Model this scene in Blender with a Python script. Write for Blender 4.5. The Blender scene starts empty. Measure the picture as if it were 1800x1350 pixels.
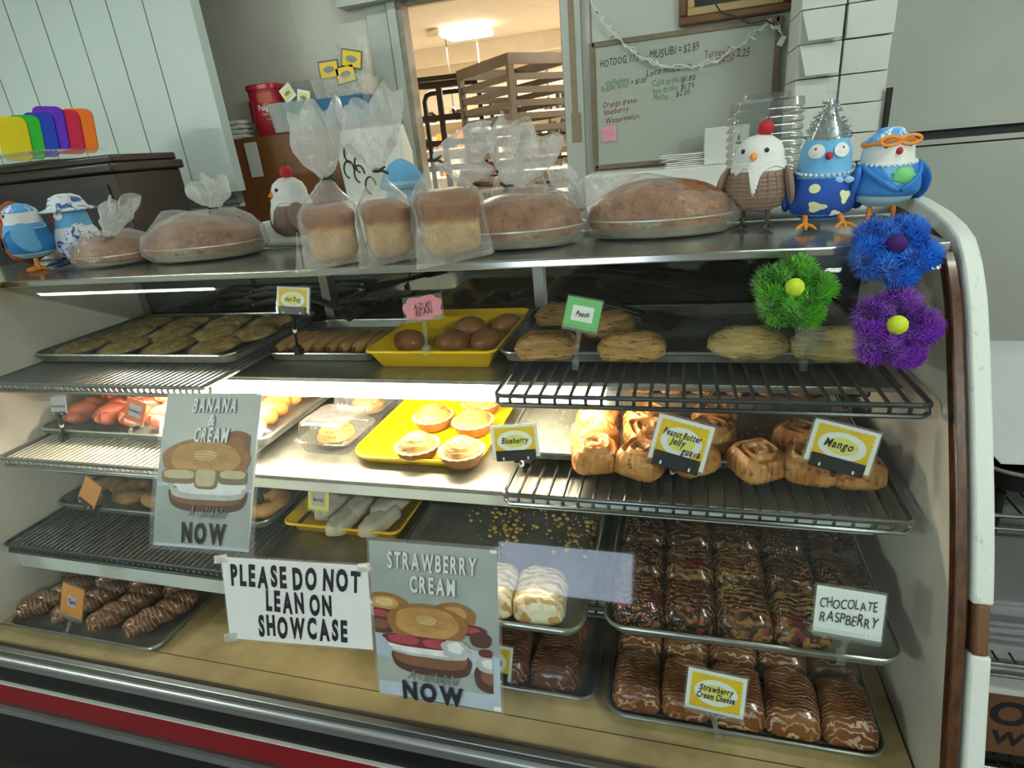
import bpy, math, random
import numpy as np
from mathutils import Vector, Matrix, noise
random.seed(7)
SC = bpy.context.scene
COL = SC.collection
PI = math.pi
# ------------------------------------------------------------------ camera
VX, VZ, PC = (-2700., 610.), (1145., 3200.), (900., 675.)      # vanishing points of the photograph, 1800x1350
_a = np.array(VX) - PC; _b = np.array(VZ) - PC
FPX = math.sqrt(-float(_a @ _b))
_X = -np.array([_a[0], _a[1], FPX]); _X /= np.linalg.norm(_X)
_Z = -np.array([_b[0], _b[1], FPX]); _Z /= np.linalg.norm(_Z)
_Y = np.cross(_X, -_Z); _Y = _Y if _Y[2] > 0 else -_Y
RW = np.array([_X, _Y, _Z])
CAM = np.array([0., 0., 1.55])
cd = bpy.data.cameras.new('camera'); cam = bpy.data.objects.new('camera', cd); COL.objects.link(cam)
cd.sensor_width = 36; cd.lens = FPX / 1800 * 36; cd.clip_start = .02; cd.clip_end = 60
M = np.eye(4); M[:3, 0] = RW[:, 0]; M[:3, 1] = -RW[:, 1]; M[:3, 2] = -RW[:, 2]; M[:3, 3] = CAM
cam.matrix_world = Matrix(M.tolist())
SC.camera = cam
def ray(u, v): return RW @ np.array([(u - PC[0]) / FPX, (v - PC[1]) / FPX, 1.])
def az(u, v, z): d = ray(u, v); return Vector(CAM + d * ((z - CAM[2]) / d[2]))      # the point of the plane z = const seen at a pixel
def ay(u, v, y): d = ray(u, v); return Vector(CAM + d * ((y - CAM[1]) / d[1]))      # the same for y = const
# ------------------------------------------------------------------ colour helpers, world, view
def L(h, k=1.):
    h = h.lstrip('#'); o = []
    for i in (0, 2, 4):
        c = int(h[i:i + 2], 16) / 255
        o.append((c / 12.92 if c <= .04045 else ((c + .055) / 1.055) ** 2.4) * k)
    return (*o, 1.)
w = bpy.data.worlds.new('world'); SC.world = w; w.use_nodes = True
w.node_tree.nodes['Background'].inputs[0].default_value = L('#cfd6d8'); w.node_tree.nodes['Background'].inputs[1].default_value = .3
SC.view_settings.view_transform = 'Standard'; SC.view_settings.look = 'None'; SC.view_settings.gamma = 1.
SC.view_settings.exposure = 0.0; SC.view_settings.use_curve_mapping = False
try:
    SC.cycles.transparent_max_bounces = 24; SC.cycles.max_bounces = 10; SC.cycles.sample_clamp_indirect = 6
except Exception: pass
def area(name, loc, rot, sx, sy, power, col):
    l = bpy.data.lights.new(name, 'AREA'); l.shape = 'RECTANGLE'; l.size = sx; l.size_y = sy; l.energy = power; l.color = col[:3]
    o = bpy.data.objects.new(name, l); o.location = loc; o.rotation_euler = rot; COL.objects.link(o); return o
COOL = (.86, 1., .94); WARM = (1., .90, .74)
LEFTL, RIGHTL = (-2.85, .86), (1.12, .80)
TUBE_POWER = (52, 62, 26, 360, 420)                              # the glowing tubes of the five ceiling fixtures built below: left, right, then those added for fill: behind the counter, entry, shop corner
CASE_LAMP = 130                                                 # the tube inside the case
area('shop_window_light', (-.86, -2.93, .84), (-PI / 2, 0, PI), 1.1, .82, 14, (.72, .84, 1.))  # daylight through the low shop window
area('kitchen_ceiling_light', (-1.86, 5.5, 2.40), (0, 0, 0), .9, .25, 200, WARM)
area('kitchen_far_light', (-.6, 6.6, 2.40), (0, 0, 0), 1.2, .25, 260, WARM)
area('kitchen_near_light', (-.2, 3.9, 2.48), (0, 0, 0), .9, .2, 20, WARM)
# ------------------------------------------------------------------ mesh helpers
class MB:
    def __init__(s): s.v = []; s.f = []; s.m = []; s.xf = None
    def add(s, vs, fs, m=0):
        b = len(s.v)
        for p in vs:
            p = Vector(p); s.v.append(s.xf @ p if s.xf else p)
        for q in fs: s.f.append([b + i for i in q]); s.m.append(m)
        return s
    def box(s, a, b, m=0):
        (x0, y0, z0), (x1, y1, z1) = a, b
        return s.add([(x0, y0, z0), (x1, y0, z0), (x1, y1, z0), (x0, y1, z0), (x0, y0, z1), (x1, y0, z1), (x1, y1, z1), (x0, y1, z1)],
                     [(0, 3, 2, 1), (4, 5, 6, 7), (0, 1, 5, 4), (1, 2, 6, 5), (2, 3, 7, 6), (3, 0, 4, 7)], m)
    def loft(s, rings, m=0, cap0=True, cap1=True, closed=True):
        n = len(rings[0]); vs = [p for r in rings for p in r]; fs = []
        for i in range(len(rings) - 1):
            for j in range(n if closed else n - 1):
                k = (j + 1) % n; fs.append((i * n + j, i * n + k, (i + 1) * n + k, (i + 1) * n + j))
        if cap0: fs.append(tuple(range(n))[::-1])
        if cap1: fs.append(tuple((len(rings) - 1) * n + j for j in range(n)))
        return s.add(vs, fs, m)
    def lathe(s, prof, n=24, m=0, sx=1, sy=1, c=(0, 0, 0), flute=None, caps=True):
        rings = []
        for i, (r, z) in enumerate(prof):
            k = 0
            if flute: k = flute[1] if not callable(flute[1]) else flute[1](i)
            rings.append([(c[0] + sx * r * (1 + k * math.cos(flute[0] * t)) * math.cos(t) if flute else c[0] + sx * r * math.cos(t),
                           c[1] + sy * r * (1 + k * math.cos(flute[0] * t)) * math.sin(t) if flute else c[1] + sy * r * math.sin(t), c[2] + z)
                          for t in [2 * PI * j / n for j in range(n)]])
        return s.loft(rings, m, caps, caps)
    def tube(s, path, r, n=8, m=0, closed=False, cap=True):
        P = [Vector(p) for p in path]; N = len(P); rr = r if isinstance(r, (list, tuple)) else [r] * N
        rings = []; up = None
        for i in range(N):
            t = (P[(i + 1) % N] - P[i - 1]) if closed else (P[min(i + 1, N - 1)] - P[max(i - 1, 0)])
            t = t.normalized() if t.length > 1e-9 else Vector((0, 0, 1))
            if up is None: up = Vector((0, 0, 1)) if abs(t.z) < .9 else Vector((1, 0, 0))
            up = (up - t * up.dot(t)); up = up.normalized() if up.length > 1e-6 else t.orthogonal().normalized()
            b = t.cross(up)
            rings.append([P[i] + (up * math.cos(a) + b * math.sin(a)) * rr[i] for a in [2 * PI * j / n for j in range(n)]])
        if closed: rings.append(rings[0])
        return s.loft(rings, m, cap and not closed, cap and not closed)
    def cyl(s, a, b, r, n=12, m=0, r2=None): return s.tube([a, b], [r, r if r2 is None else r2], n, m)
    def ell(s, c, r, nu=16, nv=10, m=0, p=2., fn=None, bot=None):
        rx, ry, rz = r if isinstance(r, (list, tuple)) else (r, r, r); rings = []
        pw = lambda x, e: math.copysign(abs(x) ** e, x)
        e = 2. / p
        for i in range(nv + 1):
            ph = -PI / 2 + PI * i / nv; ph = max(-PI / 2 + .02, min(PI / 2 - .02, ph)); row = []
            for j in range(nu):
                th = 2 * PI * j / nu
                q = Vector((pw(math.cos(ph), e) * pw(math.cos(th), e) * rx, pw(math.cos(ph), e) * pw(math.sin(th), e) * ry, pw(math.sin(ph), e) * rz))
                if fn: q = fn(q)
                if bot is not None: q.z = max(q.z, bot)
                row.append(q + Vector(c))
            rings.append(row)
        return s.loft(rings, m)
    def grid(s, nu, nv, fn, m=0):
        vs = [fn(i / nu, j / nv) for j in range(nv + 1) for i in range(nu + 1)]
        return s.add(vs, [(j * (nu + 1) + i, j * (nu + 1) + i + 1, (j + 1) * (nu + 1) + i + 1, (j + 1) * (nu + 1) + i) for j in range(nv) for i in range(nu)], m)
    def sheet(s, nu, nv, fn, th, m=0):                       # a grid with real thickness, fn(u, v) -> (point, normal)
        top = []; bt = []
        for j in range(nv + 1):
            for i in range(nu + 1):
                p, n = fn(i / nu, j / nv); top.append(Vector(p) + Vector(n) * th); bt.append(Vector(p))
        W = nu + 1; K = len(top); fs = []
        for j in range(nv):
            for i in range(nu):
                a, b, c, d = j * W + i, j * W + i + 1, (j + 1) * W + i + 1, (j + 1) * W + i
                fs += [(a, b, c, d), (K + a, K + d, K + c, K + b)]
        bd = [i for i in range(W)] + [j * W + nu for j in range(1, nv + 1)] + [nv * W + i for i in range(nu - 1, -1, -1)] + [j * W for j in range(nv - 1, 0, -1)]
        for i in range(len(bd)): a, b = bd[i], bd[(i + 1) % len(bd)]; fs.append((a, K + a, K + b, b))
        return s.add(top + bt, fs, m)
    def prism(s, pts, a, b, m=0, axis='y'):                  # closed 2D outline extruded from a to b
        mk_ = {'y': lambda p, t: (p[0], t, p[1]), 'x': lambda p, t: (t, p[0], p[1]), 'z': lambda p, t: (p[0], p[1], t)}[axis]
        return s.loft([[mk_(p, a) for p in pts], [mk_(p, b) for p in pts]], m)
def rrect(w, d, r, z=0, n=5, c=(0, 0)):
    r = min(r, w / 2 - 1e-4, d / 2 - 1e-4); o = []
    for cx, cy, a0 in ((w / 2 - r, d / 2 - r, 0), (-w / 2 + r, d / 2 - r, PI / 2), (-w / 2 + r, -d / 2 + r, PI), (w / 2 - r, -d / 2 + r, 1.5 * PI)):
        for i in range(n + 1): t = a0 + PI / 2 * i / n; o.append((c[0] + cx + r * math.cos(t), c[1] + cy + r * math.sin(t), z))
    return o
def mk(name, mb, mats, parent=None, bev=0, smooth=True, sub=0, seg=2):
    me = bpy.data.meshes.new(name); me.from_pydata([tuple(p) for p in mb.v], [], mb.f); me.update()
    for m in (mats if isinstance(mats, (list, tuple)) else [mats]): me.materials.append(m)
    if len(me.materials) > 1: me.polygons.foreach_set('material_index', mb.m)
    if smooth: me.polygons.foreach_set('use_smooth', [True] * len(me.polygons))
    o = bpy.data.objects.new(name, me); COL.objects.link(o)
    if smooth and bev == 0 and sub == 0:
        try: me.set_sharp_from_angle(angle=math.radians(42))
        except Exception: pass
    if bev:
        b = o.modifiers.new('bevel', 'BEVEL'); b.width = bev; b.segments = seg; b.limit_method = 'ANGLE'; b.angle_limit = .6; b.harden_normals = False
        try: me.set_sharp_from_angle(angle=math.radians(60))
        except Exception: pass
    if sub: q = o.modifiers.new('subdivision', 'SUBSURF'); q.levels = sub; q.render_levels = sub
    if parent: o.parent = parent
    return o
def tag(o, label, cat, group=None):
    o['label'] = label; o['category'] = cat
    if group: o['group'] = group
    return o
def thing(name, label, cat, loc=(0, 0, 0), rz=0., group=None):
    o = bpy.data.objects.new(name, None); COL.objects.link(o); o.location = loc; o.rotation_euler = (0, 0, rz); o.empty_display_size = .02
    return tag(o, label, cat, group)
def struct(name, mb, mat, parent=None, **k):
    o = mk(name, mb, mat, parent, **k)
    if parent is None: o['kind'] = 'structure'
    return o
def dup(root, loc, rot=None, label=None, group=None, scale=None):
    r = root.copy(); COL.objects.link(r); r.location = loc
    if rot is not None: r.rotation_euler = rot if isinstance(rot, (tuple, list)) else (0, 0, rot)
    if label: r['label'] = label
    if group: r['group'] = group
    if scale is not None: r.scale = scale if isinstance(scale, (tuple, list)) else (scale,) * 3
    for ch in root.children:
        c = ch.copy(); COL.objects.link(c); c.parent = r
        for g in ch.children: d = g.copy(); COL.objects.link(d); d.parent = c
    return r
ORD = ['first', 'second', 'third', 'fourth', 'fifth', 'sixth', 'seventh', 'eighth', 'ninth']
def nz(p, s, seed=0): return noise.noise(Vector((p[0] * s + seed, p[1] * s + seed * .7, p[2] * s - seed)))
# ------------------------------------------------------------------ lettering: glyph outlines of Blender's own font
GL = {}
def _glyphs():
    chars = {'x': "ABCDEHIKLMNOPRSTWY", 'r': "ABCDEFGHIJKLMNOPQRSTUVWXYZabcdefghijklmnopqrstuvwxyz0123456789$&=.-<>[", 'b': "ABCDEFGHIJKLMNOPQRSTUVWXYZ&abcdefghilmnoprstuwy"}
    for st, cs in chars.items():
        tmp = []
        for c in cs:
            cu = bpy.data.curves.new('g', 'FONT'); cu.body = c; cu.size = 1; cu.resolution_u = 3; cu.offset = {'b': .028, 'x': .05}.get(st, 0.)
            o = bpy.data.objects.new('g', cu); COL.objects.link(o); tmp.append((c, o, cu))
        dg = bpy.context.evaluated_depsgraph_get(); dg.update()
        for c, o, cu in tmp:
            me = bpy.data.meshes.new_from_object(o.evaluated_get(dg))
            vs = [tuple(v.co[:2]) for v in me.vertices]; fs = [tuple(p.vertices) for p in me.polygons]
            x0 = min([v[0] for v in vs] or [0]); x1 = max([v[0] for v in vs] or [.3])
            GL[(st, c)] = ([(v[0] - x0, v[1]) for v in vs], fs, x1 - x0)
            bpy.data.meshes.remove(me)
        for c, o, cu in tmp: bpy.data.objects.remove(o); bpy.data.curves.remove(cu)
_glyphs()
def text2d(s, size, cx, cy, st='r', sx=1., track=.09, shear=0., jit=0., rot=0., align='c', wide=None):
    """Outlines of a line of lettering: (vertices 2D, faces). cx, cy: middle of the line (or its start)."""
    rnd = random.Random(s); x = 0; vs = []; fs = []
    for c in s:
        if c == ' ': x += .27 * sx; continue
        g = GL.get((st, c)) or GL.get(('r', c))
        if not g: continue
        b = len(vs); dy = rnd.uniform(-jit, jit); ra = rnd.uniform(-jit, jit) * 1.5; k = 1 + rnd.uniform(-jit, jit)
        for (px, py) in g[0]:
            py2 = (py - .36) * k + .36 + dy; q = px * sx
            vs.append((x + q * math.cos(ra) - (py2 - .36) * math.sin(ra) + shear * py2, py2 + q * math.sin(ra)))
        fs += [tuple(b + i for i in f) for f in g[1]]; x += g[2] * sx + track
    x -= track; k = size if wide is None else wide / max(x, 1e-6); ky = size
    ox = -x / 2 if align == 'c' else 0; cr, sr = math.cos(rot), math.sin(rot); o = []
    for (px, py) in vs:
        a, b2 = (px + ox) * k, (py - .36) * ky
        o.append((cx + a * cr - b2 * sr, cy + a * sr + b2 * cr))
    return o, fs
def letter(mb, fn, t, th, m=0):                              # lettering laid on a surface fn(a, b, offset) with thickness th
    vs, fs = t; K = len(vs)
    mb.add([fn(a, b, th) for a, b in vs], fs, m)
    return mb
# ------------------------------------------------------------------ materials
MATS = {}
class NT:
    def __init__(s, name):
        s.mat = bpy.data.materials.new(name); s.mat.use_nodes = True; s.t = s.mat.node_tree; s.t.nodes.clear()
        s.out = s.n('ShaderNodeOutputMaterial')
    def n(s, ty, **kw):
        o = s.t.nodes.new(ty)
        for k, v in kw.items(): setattr(o, k, v)
        return o
    def l(s, a, b): s.t.links.new(a, b)
    def coords(s, kind='Object', scale=(1, 1, 1), rand=False):
        tc = s.n('ShaderNodeTexCoord'); mp = s.n('ShaderNodeMapping'); mp.inputs['Scale'].default_value = scale
        s.l(tc.outputs[kind], mp.inputs['Vector'])
        if rand:
            oi = s.n('ShaderNodeObjectInfo'); vm = s.n('ShaderNodeVectorMath', operation='MULTIPLY'); vm.inputs[1].default_value = (7, 13, 5)
            cb = s.n('ShaderNodeCombineXYZ')
            for i in range(3): s.l(oi.outputs['Random'], cb.inputs[i])
            s.l(cb.outputs[0], vm.inputs[0]); s.l(vm.outputs[0], mp.inputs['Location'])
        return mp.outputs[0]
    def noise(s, co, sc, det=4, rough=.6, dist=0.):
        o = s.n('ShaderNodeTexNoise'); o.inputs['Scale'].default_value = sc; o.inputs['Detail'].default_value = det; o.inputs['Roughness'].default_value = rough
        o.inputs['Distortion'].default_value = dist; s.l(co, o.inputs['Vector']); return o.outputs['Fac']
    def wave(s, co, sc, dist=4, det=2, dsc=1.5, axis='Y', typ='BANDS', prof='SIN'):
        o = s.n('ShaderNodeTexWave', wave_type=typ, wave_profile=prof)
        if typ == 'BANDS': o.bands_direction = axis
        else: o.rings_direction = axis
        o.inputs['Scale'].default_value = sc; o.inputs['Distortion'].default_value = dist; o.inputs['Detail'].default_value = det; o.inputs['Detail Scale'].default_value = dsc
        s.l(co, o.inputs['Vector']); return o.outputs['Fac']
    def ramp(s, fac, a, b, c0=(0, 0, 0, 1), c1=(1, 1, 1, 1)):
        o = s.n('ShaderNodeValToRGB'); e = o.color_ramp.elements; e[0].position = a; e[1].position = b; e[0].color = c0; e[1].color = c1
        s.l(fac, o.inputs[0]); return o.outputs[0]
    def mix(s, fac, a, b):
        o = s.n('ShaderNodeMix', data_type='RGBA')
        for v, i in ((fac, 0), (a, 6), (b, 7)):
            if hasattr(v, 'is_linked') or hasattr(v, 'links'): s.l(v, o.inputs[i])
            else: o.inputs[i].default_value = v
        return o.outputs[2]
    def math(s, op, a, b=None):
        o = s.n('ShaderNodeMath', operation=op)
        for v, i in ((a, 0), (b, 1)):
            if v is None: continue
            if hasattr(v, 'links'): s.l(v, o.inputs[i])
            else: o.inputs[i].default_value = v
        return o.outputs[0]
    def bump(s, h, st, dist=.002):
        o = s.n('ShaderNodeBump'); o.inputs['Strength'].default_value = st; o.inputs['Distance'].default_value = dist; s.l(h, o.inputs['Height']); return o.outputs[0]
    def bsdf(s, col, rough=.5, metal=0., spec=.5, normal=None, coat=0., sheen=0., sss=0., emis=None, es=0.):
        p = s.n('ShaderNodeBsdfPrincipled')
        for v, k in ((col, 'Base Color'), (rough, 'Roughness')):
            if hasattr(v, 'links'): s.l(v, p.inputs[k])
            else: p.inputs[k].default_value = v
        p.inputs['Metallic'].default_value = metal; p.inputs['Specular IOR Level'].default_value = spec
        p.inputs['Coat Weight'].default_value = coat; p.inputs['Coat Roughness'].default_value = .12; p.inputs['Sheen Weight'].default_value = sheen
        if sss: p.inputs['Subsurface Weight'].default_value = sss; p.inputs['Subsurface Radius'].default_value = (.01, .006, .003)
        if normal is not None: s.l(normal, p.inputs['Normal'])
        if emis is not None: p.inputs['Emission Color'].default_value = emis; p.inputs['Emission Strength'].default_value = es
        return p.outputs[0]
    def done(s, sh): s.l(sh, s.out.inputs[0]); return s.mat
def simple(name, col, rough=.5, metal=0., spec=.5, var=.12, vs=8., bump=0., bs=60., coat=0., col2=None, sheen=0., rand=False, det=4, lo=.35, hi=.65, stretch=(1, 1, 1)):
    t = NT(name); co = t.coords(rand=rand, scale=stretch)
    c = L(col) if isinstance(col, str) else col
    c2 = L(col2) if isinstance(col2, str) else tuple(x * (1 - var) for x in c[:3]) + (1,)
    base = t.mix(t.ramp(t.noise(co, vs, det), lo, hi), c, c2) if (var or col2) else c
    nr = t.bump(t.noise(co, bs, 5), bump) if bump else None
    return t.done(t.bsdf(base, rough, metal, spec, nr, coat, sheen))
S = simple
M_wall = S('painted_wall', '#b9bdb4', .6, var=.06, vs=3, bump=.15, bs=90)
M_wallp = S('white_grooved_panel', '#cfdcd8', .5, var=.04, vs=4, bump=.35, bs=55)
M_walld = S('grey_wall_recess', '#c3c1b4', .65, var=.08, vs=3, bump=.1)
M_jamb = S('painted_trim', '#aab0a9', .55, var=.10, vs=9)
M_jambd = S('worn_jamb_edge', '#8d8678', .6, var=.3, vs=20)
M_kwall = S('kitchen_wall', '#f3e9d4', .7, var=.06)
M_floor = S('floor_tile', '#3a3835', .5, var=.3, vs=5)
M_ceil = S('ceiling_tile', '#cfd0ca', .8, var=.05)
M_groove = S('groove_dark', '#6e7a78', .8, var=0)
M_steel = S('brushed_steel', '#b6b8b4', .30, 1., var=.15, vs=30, stretch=(1, 12, 12), bump=.05, bs=100)
M_steelw = S('worn_steel', '#aaa99f', .38, .85, var=.25, vs=25, bump=.08, bs=120)
M_pan = S('aluminium_pan', '#8d8d85', .42, .4, var=.35, vs=18, bump=.1, bs=60)
M_panrim = S('aluminium_rim', '#b2b3ae', .3, .95, var=.2, vs=25)
M_foil = S('foil_tin', '#d6cfba', .34, .7, var=.15, vs=40, bump=.25, bs=70)
M_chrome = S('chrome_wire', '#8a8d90', .25, 1., var=.1, vs=30)
M_wirew = S('white_coated_wire', '#d8d2c4', .4, .1, var=.12, vs=40)
M_wired = S('grey_coated_wire', '#4c5052', .35, .5, var=.2, vs=40)
M_liner = S('case_liner_panel', '#ece4d8', .30, .12, var=.10, vs=3, bump=.05, bs=20)
M_deck = S('tan_deck_board', '#d8bd8a', .5, 0, var=.25, vs=6, col2='#b0986a', bump=.05)
M_deckf = S('tan_deck_front', '#c9b285', .5, 0, var=.2, vs=8)
M_red = S('red_case_panel', '#85101a', .4, 0, var=.12, vs=6)
M_black = S('black_plastic', '#121313', .4, 0, var=.2)
M_blackm = S('black_rubber', '#1b1c1c', .6, 0, var=.2)
M_seal = S('brown_wood_seal', '#5b3417', .32, 0, var=.4, vs=14, coat=.3, col2='#2e1a0c', stretch=(6, 6, 1))
M_edge = S('white_edge_band', '#d9dfd8', .5, 0, vs=70, col2='#9a998c', lo=.62, hi=.80, bump=.1, stretch=(1, 1, .35))
M_white = S('white_plastic', '#e4e6e2', .45, 0, var=.04)
M_paper = S('white_paper', '#e9ebe8', .65, 0, var=.04, vs=9)
M_cardw = S('white_carton', '#d3d6d0', .6, 0, var=.05, vs=6)
M_kraft = S('kraft_carton', '#6d4a2c', .7, 0, var=.15, vs=8)
M_yelt = S('yellow_tray_plastic', '#f2c806', .35, 0, var=.06, vs=6)
M_dkwood = S('dark_wood', '#2a1a13', .35, 0, var=.5, vs=10, stretch=(1, 8, 8), coat=.2)
M_cabwood = S('orange_brown_plywood', '#7b4c22', .45, 0, var=.18, vs=5, stretch=(6, 6, 1))
M_frame = S('oak_frame', '#6f4a2a', .4, 0, var=.3, vs=10, stretch=(1, 6, 6))
M_framel = S('gold_frame_inner', '#b39a68', .4, 0, var=.15)
M_board = S('whiteboard_face', '#a9aea4', .25, 0, var=.05, vs=4)
M_boardf = S('whiteboard_wood_frame', '#786a55', .5, 0, var=.2, vs=20)
M_ink = S('black_ink', '#1d1c22', .6, 0, var=0)
M_inkr = S('red_ink', '#6e1f2c', .6, 0, var=0)
M_inkg = S('green_ink', '#3c7a55', .6, 0, var=0)
M_tie = S('dark_green_tie', '#15241a', .5, 0, var=0)
M_redf = S('red_plastic_tub', '#a5152a', .3, 0, var=.08)
M_teal = S('teal_plastic', '#17808c', .4, 0, var=.08)
M_tealb = S('blue_plastic', '#1b5f86', .4, 0, var=.08)
M_pink = S('pink_note', '#d995ab', .6, 0, var=.05)
M_peach = S('peach_paper', '#d9a184', .7, 0, var=.05)
M_towel = S('white_towel', '#dcdad6', .9, 0, var=.08, bump=.4, bs=120)
M_rack = S('dark_rack_metal', '#6f675e', .45, .5, var=.15)
M_rackd = S('black_rack_metal', '#2a221d', .45, .3, var=.2)
M_skin = S('skin', '#8a5a42', .6, 0, var=.05); M_hair = S('dark_hair', '#1b1310', .6, 0, var=.2); M_purp = S('maroon_shirt', '#5a2436', .8, 0, var=.1)
M_crumb = S('yellow_crumbs', '#e2c476', .8, 0, var=.25, vs=60, col2='#c29a4a')
M_kcl = S('kitchen_goods', '#b9a06f', .6, 0, vs=9, col2='#e9d9b0')
M_blkwire = S('black_wire_rack', '#1d1e20', .4, .4, var=.1)
def emis(name, col, st):
    t = NT(name); e = t.n('ShaderNodeEmission'); e.inputs[0].default_value = L(col); e.inputs[1].default_value = st; return t.done(e.outputs[0])
M_tube = emis('case_tube_light', '#ffeccb', CASE_LAMP)
M_ktube = emis('kitchen_tube_light', '#fff0d4', 7.)
M_ctubes = [emis('ceiling_tube_light', '#f4fff4', p_) for p_ in TUBE_POWER]
M_sky = emis('daylight_pane', '#c3d6f2', 2.5)
def clear(name, tint=(1, 1, 1), gl=1.0, rough=.02, ior=1.45, base=0., dcol='#ffffff'):       # thin clear sheet: lets light through, mirrors by Fresnel
    t = NT(name); tr = t.n('ShaderNodeBsdfTransparent'); tr.inputs[0].default_value = (*tint, 1)
    g = t.n('ShaderNodeBsdfGlossy'); g.inputs['Roughness'].default_value = rough
    lw = t.n('ShaderNodeLayerWeight'); lw.inputs[0].default_value = .5; f0 = ((ior - 1) / (ior + 1)) ** 2
    fr = t.math('ADD', f0, t.math('MULTIPLY', t.math('POWER', lw.outputs['Facing'], 5.), 1 - f0))
    m = t.n('ShaderNodeMixShader'); t.l(t.math('MINIMUM', t.math('MULTIPLY', fr, gl), .95), m.inputs[0]); t.l(tr.outputs[0], m.inputs[1]); t.l(g.outputs[0], m.inputs[2])
    o = m.outputs[0]
    if base:
        d = t.n('ShaderNodeBsdfDiffuse'); d.inputs[0].default_value = L(dcol); m2 = t.n('ShaderNodeMixShader'); m2.inputs[0].default_value = base
        t.l(o, m2.inputs[1]); t.l(d.outputs[0], m2.inputs[2]); o = m2.outputs[0]
    return t.done(o)
M_glass = clear('case_glass', (.965, .985, .975), .95, .03, 1.42)
M_acryl = clear('clear_acrylic', (.93, .95, .94), 1.2, .08, 1.5, base=.06)
M_clam = clear('clear_clamshell', (.84, .86, .86), 2.0, .08, 1.55, base=.035)
M_lamin = clear('laminate_film', (.97, .97, .97), 1.0, .08, 1.45, base=.05)
def film(name, base=.035, edge=.40, cr=22., dcol='#eef0ee', gl=.6):                              # crinkled plastic bag
    t = NT(name); co = t.coords(rand=False)
    n1 = t.noise(co, cr, 6, .65, 1.2); n2 = t.noise(co, cr * 3.2, 3, .6, 2.)
    nr = t.bump(t.math('ADD', n1, t.math('MULTIPLY', n2, .35)), .9, .02)
    lw = t.n('ShaderNodeLayerWeight'); lw.inputs[0].default_value = .35
    tr = t.n('ShaderNodeBsdfTransparent'); tr.inputs[0].default_value = (.98, .98, .97, 1)
    d = t.n('ShaderNodeBsdfDiffuse'); d.inputs[0].default_value = L(dcol); tl = t.n('ShaderNodeBsdfTranslucent'); tl.inputs[0].default_value = L(dcol)
    g = t.n('ShaderNodeBsdfGlossy'); g.inputs['Roughness'].default_value = .07; g.inputs[0].default_value = (1, 1, 1, 1); t.l(nr, g.inputs['Normal'])
    a = t.n('ShaderNodeMixShader'); a.inputs[0].default_value = .5; t.l(d.outputs[0], a.inputs[1]); t.l(tl.outputs[0], a.inputs[2])
    v = t.n('ShaderNodeTexVoronoi', feature='DISTANCE_TO_EDGE'); v.inputs['Scale'].default_value = cr * .9
    nd = t.n('ShaderNodeTexNoise'); nd.inputs['Scale'].default_value = cr * .8; t.l(co, nd.inputs['Vector']); mx = t.n('ShaderNodeVectorMath', operation='ADD'); sc_ = t.n('ShaderNodeVectorMath', operation='SCALE'); sc_.inputs['Scale'].default_value = .10
    t.l(nd.outputs['Color'], sc_.inputs[0]); t.l(co, mx.inputs[0]); t.l(sc_.outputs[0], mx.inputs[1]); t.l(mx.outputs[0], v.inputs['Vector'])
    cre = t.math('MULTIPLY', t.ramp(v.outputs['Distance'], .0, .035, (1, 1, 1, 1), (0, 0, 0, 1)), t.ramp(n1, .48, .60))          # sharp white creases here and there
    fac = t.math('ADD', t.math('ADD', base, t.math('MULTIPLY', cre, .30)), t.math('MULTIPLY', t.math('POWER', lw.outputs['Facing'], 1.6), edge))
    fac = t.math('MINIMUM', fac, .85)
    c = t.n('ShaderNodeMixShader'); t.l(fac, c.inputs[0]); t.l(tr.outputs[0], c.inputs[1]); t.l(a.outputs[0], c.inputs[2])
    fg = t.math('MINIMUM', t.math('ADD', gl * .22, t.math('MULTIPLY', t.math('POWER', lw.outputs['Facing'], 3.), gl)), .8)
    e = t.n('ShaderNodeMixShader'); t.l(fg, e.inputs[0]); t.l(c.outputs[0], e.inputs[1]); t.l(g.outputs[0], e.inputs[2])
    return t.done(e.outputs[0])
M_bag = film('plastic_bag_film'); M_bagtop = film('plastic_bag_gather', .34, .35, 26., gl=.42)
M_bagh = film('hazy_plastic_bag', .30, .4, 18.)
def pastry(name, c1, c2, sc=18., rough=.45, coat=0., bump=.5, lo=.38, hi=.62, c3=None, stretch=(1, 1, 1), bs=70.):
    t = NT(name); co = t.coords(rand=True, scale=stretch)
    n = t.noise(co, sc, 5, .6, .4); col = t.mix(t.ramp(n, lo, hi), L(c1), L(c2))
    if c3: col = t.mix(t.ramp(t.noise(co, sc * 2.7, 3), .56, .64), col, L(c3))
    return t.done(t.bsdf(col, rough, 0, .4, t.bump(t.noise(co, bs, 5, .65), bump, .003), coat))
M_crust = pastry('bread_crust', '#744423', '#9c6b3d', 16, .42, .12, .6, c3='#6a3c1e')
M_crumbside = pastry('bread_side', '#c8a06a', '#dcbc88', 12, .6, 0, .4)
def loafmat():
    t = NT('loaf_crust_and_sides'); co = t.coords(rand=False); sp = t.n('ShaderNodeSeparateXYZ'); t.l(co, sp.inputs[0])
    n = t.noise(co, 14, 4); z = t.math('ADD', sp.outputs['Z'], t.math('MULTIPLY', t.math('SUBTRACT', n, .5), .03))
    top = t.mix(t.ramp(t.noise(co, 22, 5), .35, .65), L('#84522c'), L('#9c683c')); side = t.mix(t.ramp(t.noise(co, 30, 5), .35, .65), L('#b98f55'), L('#d2ae74'))
    return t.done(t.bsdf(t.mix(t.ramp(z, .066, .078), side, top), .5, 0, .4, t.bump(t.noise(co, 80, 5), .35, .003)))
M_loaf = loafmat()
M_flat = pastry('baked_cheese_top', '#b59a62', '#7f6338', 26, .6, 0, .6, c3='#c9b27a')
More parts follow.
